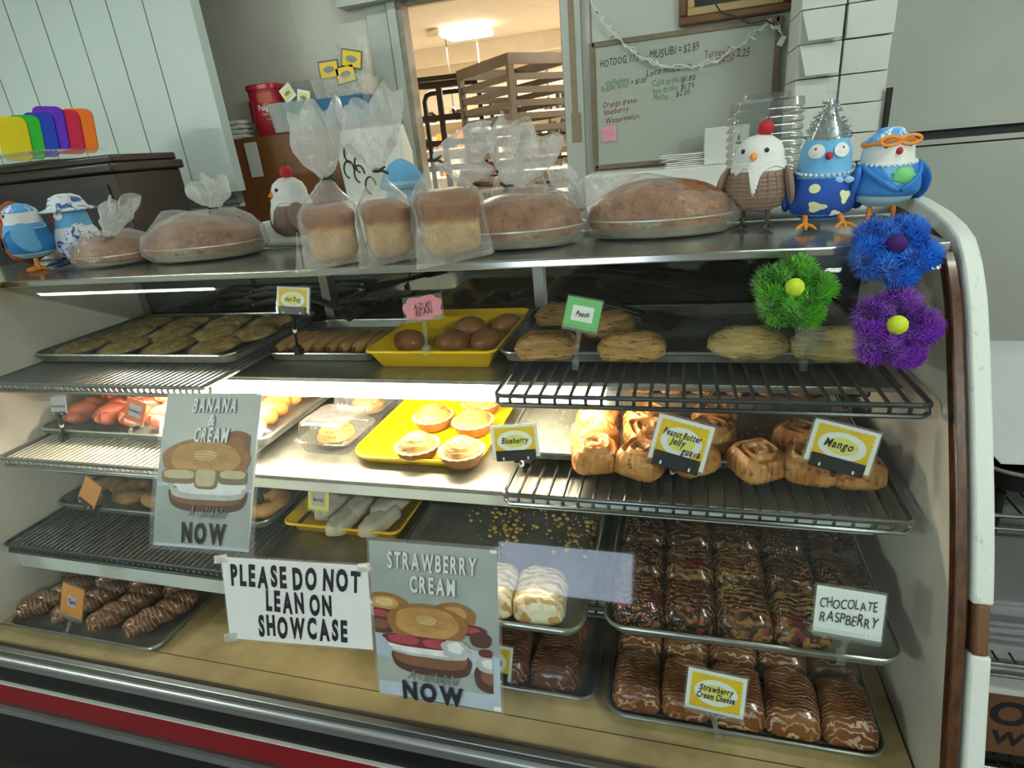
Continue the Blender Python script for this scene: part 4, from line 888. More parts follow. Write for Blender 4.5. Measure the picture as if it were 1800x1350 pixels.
def wings(t, on, k, m, z=.38, sp=1.45, drop=0):
    for s in (-1, 1):
        p = on(s * sp, z, .0); mb = MB().ell((0, 0, 0), (.05 * k, .17 * k, .22 * k), 14, 10, p=2.2, fn=lambda q: Vector((q.x, q.y + .25 * max(0, -q.z), q.z)))
        o = mk('wing', mb, m, t); o.location = p; o.rotation_euler = (0, s * -.18, s * (.35))
def tail(t, k, m, z0):
    mk('tail', MB().loft([[(-.07 * k, .28 * k, z0 + .14 * k), (.07 * k, .28 * k, z0 + .14 * k), (.07 * k, .28 * k, z0 + .22 * k), (-.07 * k, .28 * k, z0 + .22 * k)], [(-.10 * k, .50 * k, z0 + .02 * k), (.10 * k, .50 * k, z0 + .02 * k), (.10 * k, .50 * k, z0 + .05 * k), (-.10 * k, .50 * k, z0 + .05 * k)]]), m, t, bev=.004)
def band_on(on, z0_, z1_, o, n=48, nz_=8, zf=None):       # a cloth shell around the body between two heights
    rows = []
    for i in range(nz_ + 1):
        rows.append([on(2 * PI * j / n, (z0_(2 * PI * j / n) if callable(z0_) else z0_) + ((z1_(2 * PI * j / n) if callable(z1_) else z1_) - (z0_(2 * PI * j / n) if callable(z0_) else z0_)) * i / nz_, o * (1.0 if 0 < i < nz_ else .3)) for j in range(n)])
    return MB().loft(rows, cap0=False, cap1=False)
def ice_cream_bird(label, loc, rz, k):
    t, on, R, z0, H = bird(label, loc, rz, k, M_waffle, M_felt_w, M_brn, M_org)
    dr = lambda a: .56 - .035 * math.sin(5 * a + .4) - (.30 * math.exp(-((math.sin((a - .10) / 2) * 2) / .15) ** 2)) - .08 * math.exp(-((math.sin((a + .6) / 2) * 2) / .14) ** 2)
    mk('icing_drip', band_on(on, dr, .66, .012 * k * 1.4, 96, 8), M_felt_w, t)
    mb = MB()
    for i in range(9): z = .06 + i * .052; mb.tube([on(2 * PI * j / 40, z, .001) for j in range(40)], .0016, 5, closed=True)
    for j in range(22): a = 2 * PI * j / 22; mb.tube([on(a, z, .001) for z in np.linspace(.05, .52, 10)], .0016, 5)
    mk('waffle_ridges', mb, M_waffle, t); wings(t, on, k, M_waffle, .33); tail(t, k, M_waffle, z0)
    p = Vector((.05 * k, 0, k + .055 * k)); mk('cherry', MB().ell(p, .085 * k, 18, 12), M_redb, t)
    mk('cherry_stem', MB().tube([p + Vector((0, 0, .07 * k)), p + Vector((.04 * k, 0, .13 * k)), p + Vector((.14 * k, 0, .15 * k))], .009 * k, 6), M_brn, t)
    return t
def prints(t, on, spots, o):
    for a, z, w, h, m, s in spots:
        mb = MB(); n = 14; P = []
        for i in range(n): th = 2 * PI * i / n; k = 1 + (.28 * math.sin(3 * th + s) if s else 0); P.append(on(a + w * k * math.cos(th), z + h * k * math.sin(th), o))
        c = on(a, z, o + .0012); mb.add([c] + P + [p * .985 for p in P], [(0, 1 + i, 1 + (i + 1) % n) for i in range(n)]); mk('cloth_print', mb, m, t)
def face(t, on, k):
    mb = MB(); n = 18
    for s in (-1, 1):
        c = on(s * .49, .785, .0035); P = [[on(s * .49 + .33 * q * math.cos(2 * PI * i / n), .785 + .075 * q * math.sin(2 * PI * i / n), .0030 if q == 1 else .0035) for i in range(n)] for q in (1, .6)]
        mb.loft(P, cap0=False).add([(c + Vector((0, -.002, 0)))] + P[1], [(0, 1 + i, 1 + (i + 1) % n) for i in range(n)])
    mk('face_patch', mb, M_felt_w, t)
def necklace(t, on, k, z=.60, o=.012, a0=-1.7, a1=1.7):
    mb = MB()
    for i in range(19): a = a0 + (a1 - a0) * i / 18; mb.ell(on(a, z - .05 * math.cos(a * .9), o * k), .020 * k, 8, 6)
    mk('necklace', mb, M_pearl, t)
ice_cream_bird('felt bird like an ice cream cone with white drip and red cherry', (.150, 1.335, ZT + .0045), -.35, .178)
# party-hat bird in a navy jumper, sitting
k = .175; t, on, R, z0, H = bird('felt bird in a navy printed jumper with silver tinsel cone hat, sitting', (.268, 1.325, ZT + .0045), -.05, k, M_felt_b, M_felt_b, M_org, M_redb, 'sit')
face(t, on, k)
mk('jumper', band_on(on, .06, .50, .012 * k), M_felt_n, t); wings(t, on, k, M_felt_n, .34); tail(t, k, M_felt_b, z0); necklace(t, on, k, .58)
prints(t, on, [(-.35, .40, .17, .05, M_cream_p, 0), (.55, .30, .17, .07, M_cream_p, .5), (-.25, .20, .26, .055, M_cream_p, 1.5), (.35, .12, .18, .03, M_felt_w, 2)], .016 * k)
mk('bow', MB().ell(on(.50, .47, .02 * k) + Vector((-.05 * k, 0, 0)), (.05 * k, .02 * k, .035 * k), 10, 6).ell(on(.50, .47, .02 * k) + Vector((.05 * k, 0, 0)), (.05 * k, .02 * k, .035 * k), 10, 6), M_pbl, t)
hb = Vector((0, .0, z0 + .90 * H)); mb = MB().lathe([(.20 * k, 0), (.155 * k, .10 * k), (.10 * k, .22 * k), (.045 * k, .34 * k), (.012 * k, .40 * k)], 20, c=hb)
for i in range(130):
    u = random.random(); a = random.uniform(0, 2 * PI); r = (.20 - .17 * u) * k; p = hb + Vector((r * math.cos(a), r * math.sin(a), .38 * k * u)); q = p + Vector((math.cos(a), math.sin(a), random.uniform(-.6, .9))) * .05 * k; mb.cyl(p, q, .0012, 4)
mk('tinsel_hat', mb, M_tins, t); mk('hat_bulb', MB().lathe([(.015 * k, 0), (.05 * k, .05 * k), (.055 * k, .12 * k), (.02 * k, .2 * k), (.004 * k, .22 * k)], 14, c=hb + Vector((.0, 0, .40 * k))), M_acryl, t)
# swimmer bird: towel, cap and goggles
k = .166; t, on, R, z0, H = bird('felt bird wrapped in a blue towel with swim cap and orange goggles', (.372, 1.315, ZT + .0045), .18, k, M_pbl, M_felt_w, M_org, M_redb)
mk('towel', band_on(on, lambda a: .16 - .02 * math.sin(a), lambda a: .58 - .28 * math.exp(-((math.sin(a / 2) * 2) / .38) ** 2), .022 * k), M_felt_m, t)
mk('chest', band_on(on, .30, .56, .010 * k), M_felt_b, t); necklace(t, on, k, .60)
for s in (-1, 1): mk('towel_edge', MB().tube([on(s * (1.25 - 1.2 * u), .57 - .33 * u ** 1.1, .03 * k) for u in np.linspace(0, 1, 9)], [.030 * k] * 8 + [.02 * k], 8), M_felt_m, t)
mk('shell_badge', MB().ell(on(.12, .42, .015 * k), (.12 * k, .04 * k, .09 * k), 16, 8, fn=lambda q: q * (1 + .12 * math.cos(9 * math.atan2(q.z, q.x)))), M_cgr, t)
mk('swim_cap', band_on(on, .80, .995, .016 * k).ell((0, 0, z0 + .97 * H), (.14 * k, .14 * k, .05 * k), 20, 8), M_capb, t)
mb = MB().tube([on(a, .845 + .03 * math.cos(2 * a), .02 * k) for a in [2 * PI * j / 32 for j in range(32)]], .022 * k, 8, closed=True)
for s in (-1, 1): mb.tube([on(s * .40, .86, .04 * k) + Vector((.105 * k * math.cos(a), -.01 * k, .045 * k * math.sin(a))) for a in [2 * PI * j / 16 for j in range(16)]], .018 * k, 6, closed=True)
mk('goggles', mb, M_org, t); wings(t, on, k, M_felt_m, .32)
# left pair
k = .178; t, on, R, z0, H = bird('blue felt bird standing with a marbled kerchief and small black wheel', (-1.742, 1.245, ZT + .0045), -.65, k, S('blue_felt', '#2f78b8', .9, 0, var=.1, bump=.3, bs=160), M_felt_w, M_org, M_redb)
mk('kerchief', band_on(on, lambda a: .56 - .18 * math.exp(-((math.sin(a / 2) * 2) / .5) ** 2), .64, .018 * k), M_capb, t); mk('head_cap', band_on(on, .84, .995, .010 * k), M_capb, t); mk('belly', band_on(on, .03, .12, .006 * k), M_pbl, t)
cw = on(.1, .34, .03 * k); mb = MB().tube([cw + Vector((.08 * k * math.cos(a), 0, .08 * k * math.sin(a))) for a in [2 * PI * j / 20 for j in range(20)]], .016 * k, 6, closed=True)
for j in range(4): a = j * PI / 4; mb.cyl(cw - Vector((.12 * k * math.cos(a), 0, .12 * k * math.sin(a))), cw + Vector((.12 * k * math.cos(a), 0, .12 * k * math.sin(a))), .009 * k, 6)
mk('wheel', mb, M_black, t); wings(t, on, k, M_felt_b, .40); tail(t, k, M_dkb, z0)
k = .172; t, on, R, z0, H = bird('felt bird in a blue floral shirt and brimmed bucket hat, sitting', (-1.668, 1.325, ZT + .0045), -.35, k, M_felt_b, M_felt_b, M_dkb, M_redb, 'sit')
face(t, on, k)
mk('floral_shirt', band_on(on, .08, .58, .018 * k), M_floral, t); wings(t, on, k, M_floral, .42); tail(t, k, M_dkb, z0)
mk('bucket_hat', MB().lathe([(.40 * k, -.02 * k), (.41 * k, 0), (.29 * k, .04 * k), (.27 * k, .08 * k), (.22 * k, .19 * k), (.12 * k, .24 * k), (.01 * k, .25 * k)], 28, c=(0, 0, z0 + .86 * H)), M_floral, t)
t = thing('felt_bird', 'brown-orange felt bird half cut off behind the marbled kerchief bird', 'bird figurine', (-1.93, 1.36, ZT + .0045), 0); mk('bird_body', MB().lathe([(.01, .0), (.045, .02), (.058, .06), (.05, .11), (.044, .14), (.03, .17), (.005, .185)], 24), S('rust_felt', '#8a4a2a', .9, 0, var=.15, bump=.3, bs=160), t); mk('beak', MB().ell((.02, -.045, .14), (.012, .014, .01), 10, 8), M_org, t)
ice_cream_bird('white-headed felt bird with a red cherry, peeking over the first bagged loaf', (-1.045, 1.475, 1.3395), -.65, .195)
t = thing('felt_bird', 'felt bird in a light blue hood, mostly hidden behind the middle bagged loaf', 'bird figurine', (-.720, 1.52, 1.3395), -.2); mk('bird_body', MB().lathe([(.01, .0), (.05, .02), (.062, .06), (.055, .10), (.046, .13), (.05, .15)], 24), M_pbl, t)
mk('hood', MB().lathe([(.05, .145), (.062, .150), (.05, .175), (.03, .20), (.008, .212)], 24), M_felt_b, t); mk('hood_rim', MB().tube([(.054 * math.cos(a), .054 * math.sin(a), .148) for a in [2 * PI * j / 24 for j in range(24)]], .010, 8, closed=True), M_pbl, t)
# ------------------------------------------------------------------ price signs in clip holders
def pxm(p): return FPX / float((RW.T @ (np.array(p) - CAM))[2])                     # image pixels per metre at a point
def sign(label, c, y, w, h, base, roll=0., style='yellow', lines=(), grip='black', tilt=-.32, yaw=0., by=None, hand=False, bz=None):
    P = ay(c[0], c[1], y); k = pxm(P); w, h = w / k, h / k; B = ay(base[0], base[1], by if by else y + .004)
    if bz: B.z = bz
    t = bpy.data.objects.new('price_sign', None); COL.objects.link(t); tag(t, label, 'price sign', 'price signs in clip holders')
    M_ = Matrix.Rotation(yaw, 4, 'Z') @ Matrix.Rotation(tilt, 4, 'X') @ Matrix.Rotation(roll, 4, 'Y'); M_.translation = P; t.matrix_world = M_
    I = M_.inverted(); b = I @ B; g = M_black if grip == 'black' else M_acryl
    F = lambda a, d, o=0.: Vector((a * w / 2, -o, d * h / 2))                         # card coordinates -1..1
    mk('sleeve', MB().box((-w * .53, .0006, -h * .56), (w * .53, .0016, h * .55)), M_acryl, t, smooth=False)
    if style == 'cloud':
        P_ = []
        for i in range(60): a = 2 * PI * i / 60; kx = .92 + .16 * abs(math.sin(3.5 * a + .4)); P_.append((w / 2 * kx * math.copysign(abs(math.cos(a)) ** .7, math.cos(a)), h / 2 * kx * math.copysign(abs(math.sin(a)) ** .7, math.sin(a))))
        card = mk('card', MB().prism(P_, -.0008, .0005), M_cpk, t, smooth=False)
    elif style != 'blank':
        cm = {'yellow': M_paper, 'lime': M_cyl, 'green': M_cgr, 'orange': M_cor, 'red': M_cord, 'white': M_clav, 'hand': M_paper, 'peach': M_cor}[style]
        card = mk('card', MB().box((-w / 2, -.0008, -h / 2), (w / 2, .0005, h / 2)), cm, t, smooth=False)
    if style == 'yellow':
        o = []; N = 16
        for s0, s1, horiz in (((-1, -1), (1, -1), 1), ((1, -1), (1, 1), 0), ((1, 1), (-1, 1), 1), ((-1, 1), (-1, -1), 0)):
            for i in range(N): u = i / N; z = .02 if i % 2 else -.02; p = [s0[0] + (s1[0] - s0[0]) * u, s0[1] + (s1[1] - s0[1]) * u]; p = [p[0] * .86 * (1 + z), p[1] * .84 * (1 + z)]; o.append(F(p[0], p[1], .0012))
        mb = MB().add([F(0, 0, .0012)] + o, [(0, 1 + i, 1 + (i + 1) % len(o)) for i in range(len(o))], 0)
        for q, m, off in (((.74, .64), 1, .0015), ((.50, .40), 2, .0018)):
            E_ = [F(q[0] * math.cos(2 * PI * i / 28), q[1] * math.sin(2 * PI * i / 28), off) for i in range(28)]; mb.add(E_, [tuple(range(28))], m)
        mk('printed_panel', mb, [M_cy, M_paper, M_cyl], card, smooth=False)
    elif style in ('green', 'orange', 'red', 'lime'):
        q = {'green': (.62, .50), 'orange': (.42, .36), 'red': (.62, .55), 'lime': (.66, .60)}[style]
        mk('printed_panel', MB().add([F(-q[0], -q[1], .0012), F(q[0], -q[1], .0012), F(q[0], q[1], .0012), F(-q[0], q[1], .0012)], [(0, 1, 2, 3)]), M_clav if style != 'green' else M_paper, card, smooth=False)
    if lines:
        mb = MB()
        for tx, sz, cx, cy, wide in lines:
            vs, fs = text2d(tx, sz, 0, 0, 'b' if not hand else 'r', .9, .10, .25 if not hand else .1, .03 if not hand else .12)
            wd = max(v[0] for v in vs) - min(v[0] for v in vs); kx = wide * 2 / wd
            mb.add([F(cx + v[0] * kx, cy + v[1] * 1.0, .0022) for v in vs], fs)
        mk('lettering', mb, M_ltrk, card, smooth=False)
    gw = w * (.42 if grip == 'black' else .50); top = -h * (.28 if grip == 'black' and style == 'yellow' else .40)
    mb = MB().box((-gw, -.0042, -h * .60), (gw, .003, top))
    mk('grip', mb, g, t, bev=.0012)
    if grip == 'black':
        for s in (-1, 1): mk('grip_rivet', MB().box((s * gw * .62 - .0016, -.0050, -h * .56), (s * gw * .62 + .0016, -.0040, -h * .48)), M_white, t)
    nk = Vector((0, 0, -h * .60)); mk('stem', MB().tube([nk, nk.lerp(b, .35), b.lerp(nk, .25), b], [.006, .004, .0035, .0045], 8), g, t)
    mk('ball_joint', MB().ell(nk.lerp(b, .45), (.0055, .0055, .0075), 10, 8), M_white if grip == 'black' else M_acryl, t)
    d = (I.to_3x3() @ Vector((0, 0, 1))).normalized(); f = (I.to_3x3() @ Vector((0, -1, 0))).normalized(); sd = d.cross(f)
    mb = MB(); mb.xf = Matrix((sd, -f, d)).transposed().to_4x4(); mb.xf.translation = b
    mb.box((-.007, -.009, -.016), (.007, -.004, .006)).box((-.007, .004, -.010), (.007, .008, .006)).box((-.007, -.006, .002), (.007, .006, .006)); mk('rim_clip', mb, g, t, bev=.001)
    return t
sign('yellow oval card reading Hot Dog in a black clip', (515, 527), 1.17, 66, 44, (523, 612), .06, 'yellow', [('Hot Dog', 0.51, 0, .05, 0.49)], by=1.185)
sign('pink cloud-shaped card handwritten Azuki Bean in a clear clip', (743, 541), 1.115, 72, 40, (750, 612), -.10, 'cloud', [('AZUKI', 0.78, .0, .22, 0.47), ('BEAN', 0.78, .05, -.34, 0.45)], 'clear', hand=True, by=1.132)
sign('green card reading Peach in a clear clip', (1024, 552), 1.09, 62, 54, (1012, 636), .20, 'green', [('Peach', 0.45, 0, 0, 0.38)], 'clear', by=1.124)
sign('empty clear clip holder beside the purple fuzzy flower', (1424, 592), 1.10, 46, 30, (1412, 636), 0, 'blank', [], 'clear', by=1.124)
sign('small pale card in a black clip before the red twists', (103, 712), 1.02, 36, 30, (112, 768), -.06, 'white', [('Watermelon', 0.45, 0, -.1, 0.86)], by=1.032)
sign('red-orange card in a clear clip before the red twists', (238, 722), 1.015, 44, 40, (224, 772), .26, 'red', [('Strawberry', 0.42, 0, 0, 0.62)], 'clear', by=1.032)
sign('yellow oval card reading Blueberry in a black clip', (905, 775), 1.0, 86, 58, (926, 822), -.10, 'yellow', [('Blueberry', 0.51, 0, .05, 0.58)], by=1.048)
sign('yellow oval card reading Peanut Butter Jelly in a black clip', (1197, 778), .985, 96, 82, (1181, 832), .24, 'yellow', [('Peanut Butter', 0.42, -.02, .34, 0.69), ('Jelly', 0.42, -.12, .0, 0.29), ('guava', 0.45, .42, -.30, 0.34)], by=1.048)
sign('yellow oval card reading Mango in a black clip', (1480, 785), .985, 106, 76, (1460, 848), .24, 'yellow', [('Mango', 0.54, -.12, .08, 0.45)], by=1.048)
sign('tilted peach-coloured card in a black clip on the lower shelf', (158, 866), .985, 40, 46, (172, 893), .50, 'peach', [], by=.993)
sign('lime card reading Burrito in a clear clip by the paper-wrapped rolls', (560, 878), 1.00, 42, 40, (590, 925), .04, 'lime', [('Burrito', 0.45, 0, .0, 0.47)], 'clear', by=1.016)
sign('orange card with a small pale patch in a clear clip on the case floor', (127, 1057), .755, 50, 56, (118, 1112), .20, 'orange', [('Taro', 0.39, 0, 0, 0.31)], 'clear', by=.765)
sign('yellow card half behind the strawberry poster, in a black clip', (868, 1162), .790, 66, 62, (875, 1222), .08, 'yellow', [('Choco', 0.51, 0, .05, 0.45)], by=.816)
sign('white card handwritten Chocolate Raspberry in a clear flip holder', (1492, 1078), .812, 108, 84, (1478, 1150), .06, 'hand', [('CHOCOLATE', 0.60, -.05, .40, 0.83), ('RASPBERRY', 0.69, 0, -.22, 0.86)], 'clear', by=.828, hand=True)
sign('yellow oval card reading Strawberry Cream Cheese in a clear clip', (1258, 1218), .770, 98, 74, (1262, 1292), .08, 'yellow', [('Strawberry', 0.45, 0, .20, 0.58), ('Cream Cheese', 0.45, 0, -.18, 0.65)], 'clear', by=.800)
# ------------------------------------------------------------------ sheets taped to the glass
def on_sheet(q):
    """q: the four pixel corners (top left, top right, bottom right, bottom left); returns f(a, b, off), a, b in 0..1, b upwards, lying on the glass"""
    C = [on_glass(*p_) for p_ in q]; c2 = [np.array((p.x, [(i + (p.z - SP[i][1]) / (SP[i + 1][1] - SP[i][1])) for i in range(len(SP) - 1) if SP[i][1] <= p.z <= SP[i + 1][1]][0])) for p in C]
    def f(a, b, off=0.):
        p = (c2[3] * (1 - a) + c2[2] * a) * (1 - b) + (c2[0] * (1 - a) + c2[1] * a) * b; i = min(max(int(p[1]), 0), len(SP) - 2); u = p[1] - i
        y = SP[i][0] + (SP[i + 1][0] - SP[i][0]) * u; z = SP[i][1] + (SP[i + 1][1] - SP[i][1]) * u; ty, tz = SP[i + 1][0] - SP[i][0], SP[i + 1][1] - SP[i][1]; l = math.hypot(ty, tz)
        return Vector((p[0], y - tz / l * (off + .0075), z + ty / l * (off + .0075)))
    return f
def layer(f, off, polys, mats, name, parent):
    mb = MB()
    for i, P in enumerate(polys): mb.add([f(a, b, off + .00006 * (i if len(mats) > 1 else 0)) for a, b in P], [tuple(range(len(P)))], i if len(mats) > 1 else 0)
    return mk(name, mb, mats, parent, smooth=False)
def blob2(cx, cy, rx, ry, n=36, p=2., w=0., s=0, lo=-9, hi=9):
    return [(cx + rx * math.copysign(abs(math.cos(t)) ** (2 / p), math.cos(t)) * (1 + w * math.sin(7 * t + s)), min(max(cy + ry * math.copysign(abs(math.sin(t)) ** (2 / p), math.sin(t)) * (1 + w * math.sin(5 * t + s)), lo), hi)) for t in [2 * PI * i / n for i in range(n)]]
def sheet_on_glass(name, label, cat, q, lam, mats, nv=10):
    f = on_sheet(q); t = thing(name, label, cat, (0, 0, 0), 0)
    mx, my = lam
    if mx: mk('laminate', MB().sheet(4, nv, lambda u, v: (f(-mx + u * (1 + 2 * mx), -my + v * (1 + 2 * my), .0006), (0, -1, .4)), .0004), M_lamin, t, smooth=False)
    s = mk('paper_sheet', MB().sheet(4, nv, lambda u, v: (f(u, v, .0016), (0, -.9, .38)), .0004), mats, t, smooth=False)
    return t, f, s
def put_text(f, off, items, mat, parent, ar, name='lettering'):
    mb = MB()
    for tx, sz, cx, cy, wide, st, shear, jit, sx in items:
        vs, fs = text2d(tx, 1., 0, 0, st, sx, .11, shear, jit); wd = max(v[0] for v in vs) - min(v[0] for v in vs)
        mb.add([f(cx + v[0] * wide / wd, cy + v[1] * sz, off) for v in vs], fs)
    return mk(name, mb, mat, parent, smooth=False)
def relief(f, off, items, parent, ar):
    put_text(f, off, [(a, b, c + .006, d - .005, *r) for a, b, c, d, *r in items], M_ltrd, parent, ar, 'lettering_shade'); put_text(f, off + .0002, items, M_ltr, parent, ar)
def strands(cx, cy, rx, ry, n, s):
    o = []
    for i in range(n):
        k = (i + 1) / (n + 1); P = []
        for j in range(15): t = PI * (.08 + .84 * j / 14); P.append((cx + rx * k * math.cos(t), cy + ry * (k * 1.25 - .25) * math.sin(t) - .004 + .004 * math.sin(3 * t + i + s)))
        o.append(P + [(a, b - .0035) for a, b in P[::-1]])
    return o
def tones(cx, cy, rx, ry, cols, n=5, p=2.2, lo=-9, hi=9, dy=.25, w=.02, cl=9):
    """a printed bun: the picture's own lighter and darker inks as nested outlines"""
    P = []; M = []
    for i in range(n): k = 1 - i / n * .85; P.append([(max(.004, min(a, cl)), b) for a, b in blob2(cx, cy + ry * dy * i / n, rx * k, ry * k, 36, p, w, i, lo, hi)]); M.append(cols[min(i * len(cols) // n, len(cols) - 1)])
    return P, M
def ink(nm, h): return S('print_' + nm, h, .5, 0, vs=40, var=.18)
I_b0, I_b1, I_b2 = ink('bun_dark', '#95682f'), ink('bun_mid', '#bf9450'), ink('bun_light', '#dcbb84'); I_k0, I_k1 = ink('base_dark', '#4f3220'), ink('base_mid', '#7d5337'); I_c0, I_c1 = ink('cream_shade', '#b9c0bd'), ink('cream_light', '#e8ece8')
I_s0, I_s1 = ink('berry_dark', '#6a1f26'), ink('berry_mid', '#a8414a'); I_n0, I_n1 = ink('banana_dark', '#7f6d4e'), ink('banana_light', '#c9bb94')
def printed(f, off, groups, parent):
    P = []; M = []
    for g in groups: P += g[0]; M += g[1]
    layer(f, off, P, M, 'printed_bun', parent); return off + .00006 * len(P)
# banana poster
t, f, s = sheet_on_glass('poster', 'laminated poster of a banana cream bun reading Banana & Cream Available Now', 'poster', [(302, 692), (466, 692), (443, 968), (276, 955)], (.05, .03), M_posterbg)
layer(f, .0022, [[(0, 0), (1, 0), (1, .40), (.7, .46), (.3, .45), (0, .42)], [(.945, 0), (1, 0), (1, 1), (.95, 1)]], [M_posterfl, M_paper], 'print_ground', s)
e_ = printed(f, .0026, [tones(.80, .66, .19, .10, [I_k1, I_b0], 3, cl=.945), tones(.55, .345, .41, .105, [I_k0], 1, 2.6), tones(.54, .36, .385, .075, [I_k1], 1, 2.6), tones(.55, .395, .41, .075, [I_c0], 1, 2.6, w=.04), tones(.57, .405, .36, .05, [I_c1], 1, 2.4, w=.06), tones(.24, .470, .19, .05, [I_n0], 1, 3.4), tones(.24, .482, .17, .028, [I_n1], 1, 3), tones(.80, .475, .15, .05, [I_n0], 1, 3.4, cl=.945), tones(.80, .49, .13, .026, [I_n1], 1, 3, cl=.945), tones(.53, .465, .13, .075, [I_n0], 1, 3.4), tones(.52, .47, .105, .062, [I_n1], 1, 3.2), tones(.50, .575, .46, .135, [I_b0, I_b1, I_b1, I_b1, I_b2], 8, 2.2, .515)], s)
layer(f, e_ + .0001, strands(.50, .555, .43, .14, 12, 1), [I_b0], 'printed_strand', s)
relief(f, e_ + .0004, [('BANANA', .125, .53, .925, .46, 'b', .12, 0, .55), ('&', .10, .52, .83, .075, 'b', .1, 0, .6), ('CREAM', .125, .53, .735, .36, 'b', .12, 0, .55)], s, 1)
put_text(f, e_ + .0005, [('Available', .10, .56, .245, .40, 'b', .35, .02, .8)], M_ltrd, s, 1, 'script_lettering'); put_text(f, e_ + .0005, [('NOW', .180, .54, .105, .46, 'x', 0, 0, .62)], M_ltrk, s, 1, 'bold_lettering')
# strawberry poster
t, f, s = sheet_on_glass('poster', 'laminated poster of a strawberry cream bun reading Strawberry & Cream Available Now', 'poster', [(652, 947), (876, 965), (884, 1246), (672, 1212)], (.02, .02), M_posterbg)
layer(f, .0022, [[(0, 0), (1, 0), (1, .34), (.6, .40), (.3, .40), (0, .42)], [(.945, 0), (1, 0), (1, 1), (.95, 1)]], [M_posterfl, M_paper], 'print_ground', s)
e_ = printed(f, .0026, [tones(.10, .60, .20, .075, [I_b0, I_b1, I_b2], 4, cl=.945), tones(.05, .53, .15, .04, [I_s0, I_s1], 2), tones(.05, .46, .13, .055, [I_k0, I_k1], 2), tones(.66, .575, .17, .08, [I_b0, I_b1], 4), tones(.79, .49, .12, .035, [I_s0, I_s1], 2, cl=.945), tones(.86, .44, .085, .05, [I_k0], 1, cl=.945), tones(.93, .21, .13, .10, [I_k0, I_k1], 2, cl=.945), tones(.93, .29, .11, .05, [I_c0, I_c1], 2, cl=.945), tones(.90, .36, .06, .025, [I_s0], 1, cl=.945),
 tones(.46, .265, .325, .095, [I_k0], 1, 2.6), tones(.45, .285, .30, .065, [I_k1], 1, 2.6), tones(.44, .335, .34, .05, [I_c0], 1, w=.06), tones(.40, .335, .28, .032, [I_c1], 1, w=.08), tones(.38, .385, .31, .045, [I_s0], 1, w=.05), tones(.24, .385, .13, .03, [I_s1], 1, w=.05), tones(.52, .38, .12, .028, [I_s1], 1, w=.05), tones(.66, .365, .11, .06, [I_c0, I_c1], 2, w=.08), tones(.44, .50, .325, .125, [I_b0, I_b1, I_b1, I_b1, I_b2], 8, 2.2, .415)], s)
layer(f, e_ + .0001, strands(.44, .47, .31, .145, 14, 2), [I_b0], 'printed_strand', s)
relief(f, e_ + .0004, [('STRAWBERRY', .145, .50, .895, .70, 'b', .06, 0, .55), ('&', .025, .50, .84, .02, 'b', 0, 0, .6), ('CREAM', .145, .50, .755, .36, 'b', .06, 0, .55)], s, 1)
put_text(f, e_ + .0005, [('Available', .09, .46, .165, .42, 'b', .35, .02, .8)], M_ltrd, s, 1, 'script_lettering'); put_text(f, e_ + .0005, [('NOW', .16, .46, .058, .50, 'x', 0, 0, .75)], M_ltrk, s, 1, 'bold_lettering')
# lean sign
t, f, s = sheet_on_glass('paper_notice', 'white taped notice reading Please Do Not Lean On Showcase', 'notice', [(394, 976), (650, 992), (660, 1138), (410, 1118)], (.012, .02), M_paper)
put_text(f, .0026, [('PLEASE DO NOT', .345, .50, .80, .90, 'x', .10, .035, .62), ('LEAN ON', .33, .52, .50, .46, 'x', .06, .035, .62), ('SHOWCASE', .33, .53, .20, .62, 'x', .06, .035, .62)], M_ltrk, s, 1)
for k, (a, b) in enumerate(((.01, .01), (.0, .97), (.99, .98))): mk('tape_strip', MB().sheet(2, 2, lambda u, v: (f(a - .05 + .10 * u, b - .06 + .10 * v + .03 * u, .003), (0, -.9, .4)), .0003), M_bagh, t, smooth=False)
